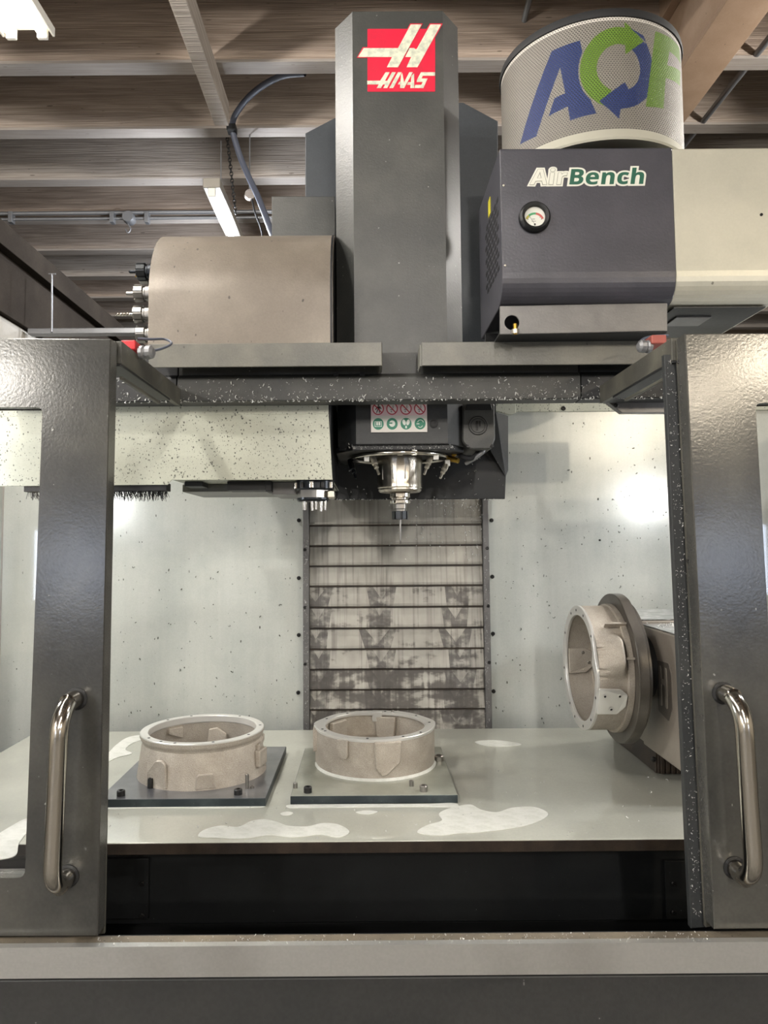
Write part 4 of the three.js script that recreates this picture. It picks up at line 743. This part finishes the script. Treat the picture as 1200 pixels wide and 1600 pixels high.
{
  const R = 0.187, cz = -1.36 - R, cx = at(919, 130, -cz).x, yb = at(920, 206, 1.36).y, yt = at(920, 29, 1.37).y;
  const t = thing('filter_drum', 'round perforated metal filter drum with large blue and green letters', 'filter', V(cx, yb, cz));
  const W = 2048, Hh = 384, deg = W / 360, X = (a) => W / 2 + (a - 16.5) * deg, Y = (v) => v * Hh;
  const tex = canvasTex(W, Hh, (c) => {
    c.fillStyle = '#868279'; c.fillRect(0, 0, W, Hh);
    const P = (l, col) => { c.fillStyle = col; c.beginPath(); l.forEach(([a, v], i) => (i ? c.lineTo(X(a), Y(v)) : c.moveTo(X(a), Y(v)))); c.closePath(); c.fill(); };
    const blue = '#1f3166', grn = '#5f8222';
    P([[-48, 0.85], [-22, 0.19], [-5, 0.18], [-2.6, 0.39], [-4, 0.55], [3.2, 0.83], [-11.8, 0.845], [-13, 0.72], [-25, 0.745], [-21, 0.61], [-14.3, 0.6], [-17, 0.36], [-34, 0.87]], blue);
    const ring = (a0, a1, r0, r1, col) => { const l = []; for (let i = 0; i <= 40; i++) { const q = a0 + (a1 - a0) * i / 40; l.push([17 + Math.cos(q) * r0, 0.455 + Math.sin(q) * r0 * 0.0155]); } for (let i = 40; i >= 0; i--) { const q = a0 + (a1 - a0) * i / 40; l.push([17 + Math.cos(q) * r1, 0.455 + Math.sin(q) * r1 * 0.0155]); } P(l, col); };
    ring(0, 6.3, 0, 23.5, '#868279');
    ring(1.95, 5.0, 13, 22.5, grn); ring(-0.98, 1.5, 13, 22.5, blue);
    P([[21, 0.06], [33, 0.21], [21, 0.34]], grn); P([[20, 0.58], [5, 0.73], [16, 0.89], [17, 0.81], [22, 0.79], [22, 0.63]], blue); P([[24, 0.11], [33, 0.16], [38, 0.32], [32, 0.31], [34.5, 0.21]], blue);
    P([[33, 0.77], [42, 0.09], [72, 0.05], [74, 0.18], [55, 0.2], [52, 0.34], [73, 0.26], [70, 0.41], [50, 0.46], [47, 0.74]], grn);
    c.fillStyle = '#d2cdc4'; c.fillRect(0, 4, W, 14);
    c.fillStyle = 'rgba(40,38,40,0.62)';
    for (let y = 0, k = 0; y < Hh; y += 6.4, k++) for (let x = (k % 2) * 5; x < W; x += 10) { c.beginPath(); c.ellipse(x, y, 2.9, 1.9, 0, 0, 7); c.fill(); }
  });
  const bump = canvasTex(512, 96, (c, w, h) => { c.fillStyle = '#fff'; c.fillRect(0, 0, w, h); c.fillStyle = '#000'; for (let y = 0, k = 0; y < h; y += 6.4, k++) for (let x = (k % 2) * 5; x < w; x += 10) { c.beginPath(); c.ellipse(x, y, 3, 2, 0, 0, 7); c.fill(); } });
  bump.colorSpace = THREE.NoColorSpace; bump.wrapS = bump.wrapT = THREE.RepeatWrapping; bump.repeat.set(4, 4);
  const g = new THREE.CylinderGeometry(R, R, yt - yb, 96, 1, true, -Math.PI, Math.PI * 2).translate(cx, (yt + yb) / 2, cz);
  mesh('perforated_wall', g, std({ map: tex, roughness: 0.58, metalness: 0.15, bumpMap: bump, bumpScale: 0.0008 }), t, { uv: 'keep' });
  mesh('top_rim', spun([[R - 0.012, 0], [R + 0.003, 0], [R + 0.004, 0.006], [R + 0.002, 0.016], [R - 0.012, 0.016], [R - 0.012, 0]].map(([r, y]) => [r, yt - 0.004 + y]), V(cx, 0, cz), V(0, 1, 0), 80), M.rubber, t);
  mesh('lid', rod(V(cx, yt - 0.002, cz), V(cx, yt + 0.002, cz), R - 0.005, R - 0.005, 64), M.galv, t);
  mesh('bottom_ring', spun([[0, -0.002], [R - 0.03, -0.004], [R + 0.006, -0.018], [R + 0.008, -0.014], [R + 0.003, 0.004], [R - 0.01, 0.004], [0, 0.002]].map(([r, y]) => [r, yb + y]), V(cx, 0, cz), V(0, 1, 0), 90), std({ color: 0xb8b6a8, roughness: 0.4, metalness: 0.2 }), t, { label: 'cream bottom ring' });
  mesh('outlet_neck', rod(V(cx, yb - 0.045, cz), V(cx, yb, cz), R - 0.06, R - 0.05, 48), M.mist, t);
}

// ------------------------------------------------------------------ castings, fixture plates, rotary table
const padAt = (list, R, depth, bevel = 0.0012, y0 = 0, mid = 0, out = 0) => {              // outline in (arc length, height) wrapped on a cylinder
  const g = plate(list, depth, { bevel, r: 0.003 }).translate(0, 0, depth), p = g.attributes.position;
  for (let i = 0; i < p.count; i++) { const th = mid + p.getX(i) / R, r = R + out + p.getZ(i); p.setXYZ(i, r * Math.sin(th), y0 + p.getY(i), r * Math.cos(th)); }
  g.computeVertexNormals(); return g;
};
const rad = Math.PI / 180;
function ringShape(fo, fi, n = 120) {
  const s = new THREE.Shape(), h = new THREE.Path();
  for (let i = 0; i <= n; i++) { const a = i / n * Math.PI * 2, r = fo(a); i ? s.lineTo(r * Math.sin(a), -r * Math.cos(a)) : s.moveTo(r * Math.sin(a), -r * Math.cos(a)); }
  for (let i = 0; i <= n; i++) { const a = -i / n * Math.PI * 2, r = fi(a); i ? h.lineTo(r * Math.sin(a), -r * Math.cos(a)) : h.moveTo(r * Math.sin(a), -r * Math.cos(a)); }
  s.holes.push(h); return s;
}
function ringSolid(fo, fi, y0, y1, b = 0.0008, n = 120) {
  return toCreasedNormals(new THREE.ExtrudeGeometry(ringShape(fo, fi, n), { depth: y1 - y0 - 2 * b, bevelEnabled: true, bevelSize: b, bevelOffset: -b, bevelThickness: b, bevelSegments: 1 }).rotateX(-Math.PI / 2).translate(0, y0 + b, 0), 0.7);
}
const bump = (a, c, w) => { let d = Math.atan2(Math.sin(a - c * rad), Math.cos(a - c * rad)) / (w * rad); return Math.exp(-d * d); };
function casting(label, m, build) {
  const p = V().setFromMatrixPosition(m), t = thing('bell_housing_casting', label, 'casting', p);
  build((name, g, mat, opt = {}) => { if (Array.isArray(g)) g = merge(g); return mesh(name, g.applyMatrix4(m), mat, opt.under ?? t, opt); });
  return t;
}
const PT = TY + 0.017;                                       // top of the fixture plates
function fixturePlate(label, pts, top, studs) {
  const z = (pts[0][1] + pts[2][1]) / 2, x = (pts[0][0] + pts[1][0]) / 2, t = thing('fixture_plate', label, 'fixture plate', V(x, TY, z));
  mesh('plate', shape3(pts, TY + 0.0006, PT - 0.0004, false), M.fixtureEdge, t, { label: 'dark steel edge of the plate' });
  mesh('plate_face', shape3(pts.map(([a, b]) => [x + (a - x) * 0.996, z + (b - z) * 0.996]), PT - 0.0012, PT, false), top, t, { label: 'wet plate face' });
  for (const [px, py, r, h, kind] of studs) {
    const p = ground(px, py, PT);
    if (kind === 'screw') mesh('cap_screw', spun([[0, 0], [r, 0], [r, h * 0.85], [r * 0.85, h], [r * 0.5, h], [r * 0.5, h * 0.5], [0, h * 0.5]], p, V(0, 1, 0), 18), M.bolt, t);
    else if (kind === 'steel') mesh('cap_screw', spun([[0, 0], [r, 0], [r, h * 0.85], [r * 0.85, h], [r * 0.5, h], [r * 0.5, h * 0.5], [0, h * 0.5]], p, V(0, 1, 0), 18), M.plain, t);
    else mesh('dowel_pin', spun([[0, 0], [r, 0], [r, h - 0.001], [r - 0.001, h], [0, h]], p, V(0, 1, 0), 16), M.plain, t);
  }
}
fixturePlate('dark fixture plate under the left casting', [[-0.552, -1.524], [-0.212, -1.524], [-0.212, -1.9], [-0.552, -1.9]], M.fixture,
  [[189, 1243, 0.0085, 0.011, 'screw'], [372, 1241, 0.0085, 0.011, 'screw'], [386, 1232, 0.004, 0.03, 'pin'], [394, 1231, 0.0045, 0.004, 'steel'], [235, 1231, 0.006, 0.02, 'screw'], [409, 1206, 0.004, 0.02, 'pin']]);
fixturePlate('coolant-covered fixture plate under the middle casting', [[-0.163, -1.535], [0.178, -1.535], [0.178, -1.885], [-0.163, -1.885]], M.fixtureWet,
  [[461.5, 1231, 0.0048, 0.011, 'pin'], [481, 1238, 0.0085, 0.012, 'screw'], [643, 1228, 0.0048, 0.012, 'pin'], [662, 1236, 0.0085, 0.012, 'steel'], [686, 1188, 0.012, 0.012, 'steel']]);

const boltRing = (r, y, list) => list.map((a) => [r * Math.sin(a * rad), y, r * Math.cos(a * rad)]);
casting('grey cast bell housing with narrow ring upward, left of the two on the table', new THREE.Matrix4().makeTranslation(-0.3815, PT, -1.712).scale(V(0.975, 1.03, 0.975)), (part) => {
  const body = part('body', spun([[0.137, 0.0], [0.1475, 0.0], [0.1465, 0.006], [0.1375, 0.066], [0.1355, 0.071], [0.1365, 0.075], [0.126, 0.075], [0.128, 0.066], [0.137, 0.0]], V(0, 0, 0), V(0, 1, 0), 96), M.cast);
  const rim = part('machined_rim', spun([[0.1235, 0.078], [0.1235, 0.0905], [0.1245, 0.0915], [0.1405, 0.0915], [0.1415, 0.0905], [0.1415, 0.085], [0.139, 0.079], [0.136, 0.075], [0.126, 0.075], [0.1235, 0.078]].reverse(), V(0, 0, 0), V(0, 1, 0), 96), M.castCut, { label: 'bright machined top ring' });
  part('rim_skin', spun([[0.1416, 0.0885], [0.1418, 0.084], [0.1393, 0.0785], [0.1363, 0.0745]].reverse(), V(0, 0, 0), V(0, 1, 0), 96), M.cast);
  for (const q of boltRing(0.1325, 0.0912, [-14, 22, 62, 100, 150, 205, 232, 310, 330])) part('bolt_hole', rod(V(...q), V(q[0], q[1] + 0.0006, q[2]), 0.0032, 0.0032, 12), M.black, { under: rim });
  const R = 0.141;
  part('raised_pad', padAt([[-0.030, 0.002], [-0.026, 0.030], [0.0, 0.056], [0.016, 0.058], [0.026, 0.05], [0.030, 0.002]], R, 0.008, 0.002, 0, -30 * rad), M.cast, { label: 'raised arch-shaped pad' });
  part('raised_pad', padAt([[-0.022, 0.002], [-0.019, 0.028], [-0.015, 0.032], [0.015, 0.032], [0.022, 0.002]], R, 0.0085, 0.002, 0, 15 * rad), M.cast, { label: 'small flat pad' });
  part('raised_pad', padAt([[-0.02, 0.02], [-0.02, 0.055], [0.02, 0.055], [0.02, 0.02]], R - 0.002, 0.014, 0.002, 0, 76 * rad), M.cast);
  part('raised_pad', padAt([[-0.05, 0.05], [-0.05, 0.066], [0.05, 0.066], [0.05, 0.05]], R - 0.004, 0.01, 0.002, 0, 92 * rad), M.cast);
  part('inner_pad', padAt([[-0.03, 0.004], [-0.026, 0.05], [0.0, 0.064], [0.022, 0.06], [0.028, 0.004]], 0.128, 0.006, 0.0015, 0, 176 * rad, -0.008), M.cast);
  part('inner_boss', padAt([[-0.02, 0.045], [-0.02, 0.072], [0.02, 0.072], [0.02, 0.06]], 0.128, 0.01, 0.001, 0, 225 * rad, -0.008), M.cast);
});
casting('pale cast bell housing with wide flange upward, in the middle of the table', new THREE.Matrix4().makeTranslation(0.0125, PT, -1.762).scale(V(1, 1.06, 1)), (part) => {
  const fo = (a) => 0.1385 + 0.006 * bump(a, 100, 12) + 0.007 * bump(a, -97, 12) + 0.003 * bump(a, -140, 16) + 0.004 * bump(a, 150, 20), fi = (a) => 0.117 - 0.006 * bump(a, 182, 14) + 0.004 * bump(a, 215, 25);
  part('body', ringSolid((a) => 0.1375 + 0.004 * bump(a, 100, 10) + 0.005 * bump(a, -97, 10), (a) => 0.124, 0, 0.0775, 0.001), M.cast);
  part('foot_bead', spun([[0.136, 0], [0.1415, 0], [0.139, 0.004], [0.136, 0.006]], V(0, 0, 0), V(0, 1, 0), 90), M.foam, { label: 'foamy coolant line around the foot' });
  const rim = part('machined_rim', ringSolid(fo, fi, 0.0765, 0.083), M.castCut, { label: 'machined flange face' });
  for (const q of boltRing(0.129, 0.083, [-62, -8, 28, 52, 95, 128, 168, 212, 245, 290])) part('bolt_hole', rod(V(...q), V(q[0], q[1] + 0.0005, q[2]), 0.003, 0.003, 12), M.black, { under: rim });
  part('inner_ledge', spun([[0.092, 0.018], [0.092, 0.024], [0.125, 0.03], [0.125, 0.01]], V(0, 0, 0), V(0, 1, 0), 80), M.cast);
  const R = 0.1365;
  part('raised_pad', padAt([[-0.013, 0.046], [-0.013, 0.0785], [0.014, 0.0785], [0.014, 0.046], [0.008, 0.04], [-0.004, 0.043]], R, 0.009, 0.001, 0, -31 * rad), M.cast);
  part('raised_pad', padAt([[-0.0295, 0.0785], [-0.027, 0.026], [-0.014, 0.010], [-0.004, 0.011], [0.026, 0.035], [0.0295, 0.0785]], R, 0.0085, 0.0025, 0, 11 * rad), M.cast, { label: 'large five-sided pad' });
  part('raised_pad', padAt([[-0.02, 0.03], [-0.02, 0.0785], [0.02, 0.0785], [0.02, 0.03]], R, 0.01, 0.001, 0, -88 * rad), M.cast);
  part('inner_pad', padAt([[-0.028, 0.074], [-0.022, 0.02], [0.0, 0.008], [0.026, 0.03], [0.03, 0.074]], 0.124, 0.009, 0.0015, 0, 166 * rad, -0.012), M.cast);
  part('inner_boss', padAt([[-0.03, 0.02], [-0.03, 0.074], [0.03, 0.074], [0.03, 0.02]], 0.124, 0.012, 0.002, 0, -128 * rad, -0.014), M.cast);
  const b = part('boss', padAt([[-0.012, 0.062], [-0.012, 0.085], [0.012, 0.085], [0.012, 0.062]], 0.112, 0.02, 0.0015, 0, 177 * rad), M.castCut, { label: 'small machined boss at the back' });
  part('screw_head', capScrew(0.045, 0.083, -0.122, 0.004, V(0, 1, 0)), M.plain);
});
// rotary table at the right with the third casting on its faceplate
{
  const cx = 0.48, cyy = CAMY - 0.291, cz = -1.7;
  const t = thing('rotary_table', 'grey rotary table on a dark base at the right end of the table', 'rotary table', V(0.8, TY, -1.8));
  const yb = CAMY - 0.474, y1 = CAMY - 0.2;
  mesh('housing', bx(0.632, 1.02, yb, y1, -1.735, -1.5, 0.004), M.rotary, t);
  mesh('housing_top', bx(0.634, 1.02, y1, y1 + 0.003, -1.733, -1.502, 0.001), M.rotaryWet, t, { label: 'wet top covered in shavings' });
  mesh('rear_housing', bx(0.64, 1.02, yb, y1 + 0.008, -2.0, -1.745, 0.004), M.rotary, t);
  mesh('rear_top', bx(0.642, 1.02, y1 + 0.008, y1 + 0.011, -1.998, -1.747, 0.001), M.rotaryWet, t, { label: 'wet rear top covered in shavings' });
  mesh('base_block', bx(0.655, 1.0, TY + 0.001, yb, -2.02, -1.71, 0.002), M.tableEdge, t);
  mesh('base_side', bx(0.6525, 0.655, TY + 0.001, yb + 0.02, -2.0, -1.715, 0.0006), M.tableEdge, t);
  for (let i = 0; i < 9; i++) mesh('base_rib', bx(0.66 + i * 0.012, 0.668 + i * 0.012, TY + 0.002, yb, -1.7095, -1.704, 0.001), M.tableEdge, t);
  const bs = at(1022, 1187, 1.7); mesh('screw', capScrew(bs.x, bs.y, -1.704, 0.006), M.bolt, t);
  mesh('spindle_collar', rod(V(0.577, cyy, cz), V(0.589, cyy, cz), 0.15, 0.15, 64), M.faceplate, t);
  mesh('seal', rod(V(0.588, cyy, cz), V(0.634, cyy, cz), 0.07, 0.07, 48), M.black, t);
  // faceplate: a disc with flats
  const s = new THREE.Shape(), R = 0.166;
  for (let i = 0; i < 72; i++) { const a = i / 72 * Math.PI * 2, q = ((i * 5 + 45) % 90), f = Math.min(R, 0.158 / Math.max(0.2, Math.cos((((a / rad + 20) % 60) - 30) * rad))); const r = a / rad > 95 && a / rad < 175 || a / rad > 275 && a / rad < 300 ? Math.max(f, 0.15) : R; i ? s.lineTo(r * Math.cos(a), r * Math.sin(a)) : s.moveTo(r, 0); }
  const fp = new THREE.ExtrudeGeometry(s, { depth: 0.02, bevelEnabled: true, bevelSize: 0.0015, bevelOffset: -0.0015, bevelThickness: 0.0015, bevelSegments: 1 }).rotateY(Math.PI / 2).translate(0.557, cyy, cz);
  const f = mesh('faceplate', toCreasedNormals(fp, 0.3), M.faceplate, t, { label: 'steel faceplate disc' });
  for (const [x, y] of [[985, 1000], [986, 1030], [986, 1048], [980, 1105], [988, 1113]]) { const p = at(x, y, 1.57); mesh('hole', rod(V(0.5555, p.y, cz + 0.125 * 0), V(0.5556, p.y, cz), 0.003), M.black, f); }
  // embossed emblem on the housing side
  const em = [[-0.03, 0.05], [0.028, 0.052], [0.04, 0.03], [0.04, -0.04], [0.02, -0.07], [-0.035, -0.06], [-0.04, 0.02]];
  const ez = -1.6, ey = CAMY - 0.315, side = (l, d) => plate(l, d, { bevel: 0.0003, r: 0.004 }).rotateY(-Math.PI / 2).translate(0.632 - 0.0, ey, ez);
  const eb = mesh('emblem', side(em, 0.0015).translate(-0.001, 0, 0), M.rotaryDark = std({ map: paintTex([98, 92, 85], [108, 102, 94], { amount: 0.5, seed: 71, tile: 0.2 }), roughness: 0.35, metalness: 0.2 }), t, { label: 'faint raised emblem on the side' });
  for (const l of [[[-0.024, -0.045], [-0.024, 0.04], [-0.012, 0.04], [-0.012, -0.045]], [[0.006, -0.045], [0.006, 0.04], [0.018, 0.04], [0.018, -0.045]], [[-0.012, 0.002], [-0.012, 0.014], [0.006, 0.014], [0.006, 0.002]]]) mesh('emblem_stroke', side(l, 0.0012).translate(-0.0018, 0, 0), M.rotary, eb);
  const m = new THREE.Matrix4().makeRotationFromEuler(new THREE.Euler(0, 0, Math.PI / 2)).setPosition(0.556, cyy, cz);
  // local axis +y points to -x: theta 0 faces the viewer, theta 90 points up the picture
  casting('grey cast bell housing bolted sideways on the rotary faceplate', m, (part) => {
    const fo = (a) => 0.1375 - 0.010 * bump(a, 22, 16) - 0.004 * bump(a, -10, 12) + 0.002 * bump(a, 90, 20), fi = (a) => 0.1175 - 0.016 * bump(a, 14, 9) + 0.002 * bump(a, 60, 16);
    part('body', ringSolid((a) => fo(a) - 0.001, (a) => fi(a) + 0.004, 0.0, 0.072, 0.001), M.cast);
    part('base_flange', ringSolid((a) => 0.1425, () => 0.118, 0.0005, 0.014), M.cast);
    const rim = part('machined_rim', ringSolid(fo, fi, 0.0715, 0.078), M.castCut, { label: 'bright machined rim' });
    for (const q of boltRing(0.1285, 0.078, [70, 95, 115, 40, -20, -50, -80, -110, 150, 190, 230])) part('bolt_hole', rod(V(...q), V(q[0], q[1] + 0.0005, q[2]), 0.003, 0.003, 10), M.black, { under: rim });
    const NA = 40, NY = 26, pos = [], idx = [];               // a half cone that flares away from the rim and ends in a rounded step
    for (let i = 0; i <= NA; i++) for (let k = 0; k <= NY; k++) {
      const a = -2 + 44 * i / NA, y = 0.01 + 0.063 * k / NY, side = step(0, 0.34, i / NA) * step(0, 0.34, 1 - i / NA), lift = step(0.012, 0.026, y) * (0.023 * (1 - step(0.02, 0.075, y)) + 0.001);
      const rr = 0.1362 - 0.010 * bump(a, 22, 16) * step(0.045, 0.075, y) - 0.0022 * (1 - Math.min(1, side * 4)) + side * lift;
      pos.push(rr * Math.sin(a * rad), y, rr * Math.cos(a * rad));
      if (i && k) { const p = i * (NY + 1) + k, q = p - NY - 1; idx.push(q - 1, p - 1, p, q - 1, p, q); }
    }
    const bg = new THREE.BufferGeometry(); bg.setAttribute('position', new THREE.Float32BufferAttribute(pos, 3)); bg.setIndex(idx); bg.computeVertexNormals();
    part('starter_bulge', bg, M.cast, { label: 'flared starter bulge' });
    const pad = part('machined_pad', padAt([[-0.032, 0.077], [0.028, 0.077], [0.026, 0.03], [0.014, 0.016], [-0.012, 0.018], [-0.032, 0.034]], 0.138, 0.006, 0.001, 0, -20 * rad), M.castCut, { label: 'machined mounting pad' });
    for (const [s2, y] of [[0.012, 0.064], [0.012, 0.033], [-0.018, 0.048]]) { const th = -20 * rad + s2 / 0.138, r = 0.1442; part('threaded_hole', spun([[0.0022, 0], [0.0045, 0], [0.0045, 0.0012], [0.0025, 0.0008]], V(r * Math.sin(th) * 0.999, y, r * Math.cos(th) * 0.999), V(Math.sin(th), 0, Math.cos(th)), 14), M.castCut, { under: pad }); part('threaded_hole', rod(V(r * Math.sin(th) * 0.999, y, r * Math.cos(th) * 0.999), V(r * 1.003 * Math.sin(th), y, r * 1.003 * Math.cos(th)), 0.0026, 0.0026, 10), M.black, { under: pad }); }
    const ip = part('inner_plate', padAt([[-0.04, 0.07], [0.02, 0.07], [0.018, 0.03], [0.0, 0.008], [-0.03, 0.008], [-0.04, 0.03]], 0.114, 0.006, 0.001, 0, 187 * rad), M.cast, { label: 'inner mounting plate with screws' });
    for (const [s2, y] of [[-0.006, 0.058], [-0.006, 0.022], [-0.03, 0.036]]) { const th = 187 * rad + s2 / 0.114, r = 0.1145; part('screw', capScrew(r * Math.sin(th), y, r * Math.cos(th), 0.004, V(-Math.sin(th), 0, -Math.cos(th))), M.plain, { under: ip }); }
    part('rib', padAt([[-0.0025, 0.0], [-0.0025, 0.02], [0.0025, 0.02], [0.0025, 0.0]], 0.138, 0.012, 0.0008, 0, 16 * rad), M.cast);
    part('rib', padAt([[-0.0025, 0.0], [-0.0025, 0.05], [0.0025, 0.03], [0.0025, 0.0]], 0.137, 0.012, 0.0008, 0, 48 * rad), M.cast);
  });
}

// ------------------------------------------------------------------ foam, shavings, droplets
function foam(label, list, h = 0.0016) { return solo('foam_puddle', shape3(list.map(([x, y]) => { const p = ground(x, y, TY); return [p.x, p.z]; }), TY, TY + h), M.foam, label, 'foam', undefined); }
foam('long white foam puddle on the table in front of the left casting', [[310, 1308], [318, 1298], [345, 1291], [372, 1293], [392, 1284], [412, 1281], [432, 1285], [450, 1291], [480, 1292], [505, 1287], [528, 1289], [546, 1301], [530, 1309], [500, 1305], [460, 1309], [420, 1306], [380, 1311], [340, 1310]]);
foam('broad white foam puddle on the table in front of the middle casting', [[652, 1301], [668, 1290], [690, 1283], [686, 1272], [705, 1263], [735, 1258], [752, 1266], [775, 1270], [800, 1263], [835, 1262], [856, 1271], [848, 1281], [820, 1291], [785, 1297], [750, 1301], [715, 1303], [690, 1306], [668, 1305]]);
foam('white foam sheet on the table behind the left plate beside the door', [[150, 1192], [168, 1178], [182, 1164], [202, 1152], [224, 1149], [226, 1154], [205, 1163], [196, 1172], [206, 1178], [184, 1184], [168, 1192], [152, 1206]]);
foam('small foam patch on the table right of the middle plate', [[742, 1160], [765, 1157], [800, 1160], [815, 1164], [790, 1167], [760, 1166]]);
foam('foam fringe along the front of the middle plate', [[448, 1259], [500, 1257.5], [580, 1257], [660, 1257], [712, 1256], [716, 1261], [660, 1261], [560, 1262], [480, 1263], [450, 1263]], 0.0012);
foam('foam fringe along the front of the left plate', [[160, 1260], [240, 1259], [330, 1258.5], [412, 1257.5], [414, 1261], [330, 1263], [240, 1263], [160, 1264]], 0.0012);
foam('tiny foam drop on the table before the plates', [[438, 1272], [448, 1269], [458, 1271], [452, 1275], [442, 1275]]);
foam('tiny foam drop near the table centre', [[556, 1270], [572, 1267], [590, 1269], [576, 1273]]);
foam('white foam sheet seen through the left door window', [[-40, 1345], [-20, 1318], [10, 1296], [42, 1280], [48, 1292], [30, 1318], [20, 1340]]);
{
  const yH = (py) => at(575, py, HD).y, xa = at(180, 600, HD).x, xb = at(1045, 600, HD).x;
  shavings('header_shavings', 'fine bright metal shavings stuck on the header beam', 620, M.chip, 101, (r) => V(xa + (xb - xa) * r(), yH(626 - 36 * r() ** 1.7), -HD + 0.0006), [0.0008, 0.0036]);
  shavings('header_edge_shavings', 'line of metal shavings hanging on the lower header edge', 300, M.chip, 102, (r) => V(xa + (xb - xa) * r(), yH(625.5) + 0.0006 * r(), -HD - 0.004 * r()), [0.0007, 0.0026]);
  const l0 = pix([[1041, 560], [1057, 560], [1102, 1440], [1082, 1440]], 1.142);
  shavings('door_lip_shavings', 'metal shavings stuck on the closing lip of the right door', 420, M.chip, 103, (r) => { const u = r(), v = r(), a = V(l0[0][0] + (l0[3][0] - l0[0][0]) * v, l0[0][1] + (l0[3][1] - l0[0][1]) * v, 0), b = l0[1][0] + (l0[2][0] - l0[1][0]) * v; return V(a.x + (b - a.x) * u, a.y, -1.1415); }, [0.0005, 0.0017]);
  shavings('sill_shavings', 'metal shavings lying on the steel sill between the doors', 260, M.chip, 104, (r) => V(at(150, 1460, 1.1).x + (at(1110, 1460, 1.1).x - at(150, 1460, 1.1).x) * r(), SILL + 0.0006, -1.077 - 0.026 * r()), [0.0005, 0.0016]);
  shavings('way_cover_shavings', 'wet shavings sprinkled over the upper right of the slatted cover', 240, M.chip, 105, (r) => { const p = at(560 + 195 * Math.sqrt(r()), 786 + 90 * r() ** 1.6, 2.185); return p; }, [0.0009, 0.0034]);
  shavings('rail_shavings', 'shavings stuck on both side rails of the slatted cover', 260, M.chip, 106, (r) => { const s = r() < 0.5; const p = at(s ? 478 : 761, 840 + 300 * r(), 2.184); p.x += (r() - 0.5) * 0.014; return p; }, [0.0008, 0.0024]);
  shavings('wall_chips_right', 'dark wet chips scattered over the right back panel', 240, M.chipDark, 107, (r) => at(775 + 280 * r(), 650 + 480 * r(), 2.2185), [0.0008, 0.0036]);
  shavings('wall_chips_left', 'dark wet chips scattered over the left back panel', 90, M.chipDark, 108, (r) => at(185 + 280 * r(), 880 + 250 * r(), 2.2185), [0.0008, 0.0036]);
  shavings('table_chips', 'bright chips lying scattered on the wet table', 170, M.chip, 109, (r) => { const p = ground(170 + 890 * r(), 1160 + 150 * r(), TY + 0.001); return p; }, [0.0008, 0.0026]);
  shavings('guard_chips', 'bright chips stuck on the black guard behind the spindle', 46, M.chip, 110, (r) => at(525 + 262 * r(), 705 + 72 * r(), 1.968), [0.001, 0.003]);
  shavings('guard_edge_chips', 'row of chips along the lower edge of the black guard', 110, M.chip, 111, (r) => at(524 + 262 * r(), 780 + 1.5 * r(), 1.968), [0.001, 0.0026]);
  shavings('head_foot_chips', 'chips stuck around the underside of the spindle head', 150, M.chip, 112, (r) => at(545 + 165 * r(), 692 + 10 * r(), HF - 0.0005 + 0.012), [0.0007, 0.002]);
  shavings('rotary_chips', 'shavings heaped on the wet top of the rotary table', 300, M.chip, 113, (r) => V(0.64 + 0.2 * r(), CAMY - 0.196 + 0.002 * r(), -1.73 + 0.22 * r()), [0.0008, 0.003]);
  shavings('shroud_chips', 'dark chips stuck on the pale tool changer shroud', 260, M.chipDark, 114, (r) => at(185 + 330 * r(), 655 + 92 * r(), 1.5592), [0.0005, 0.0018]);
}
renderer.render(scene, camera);
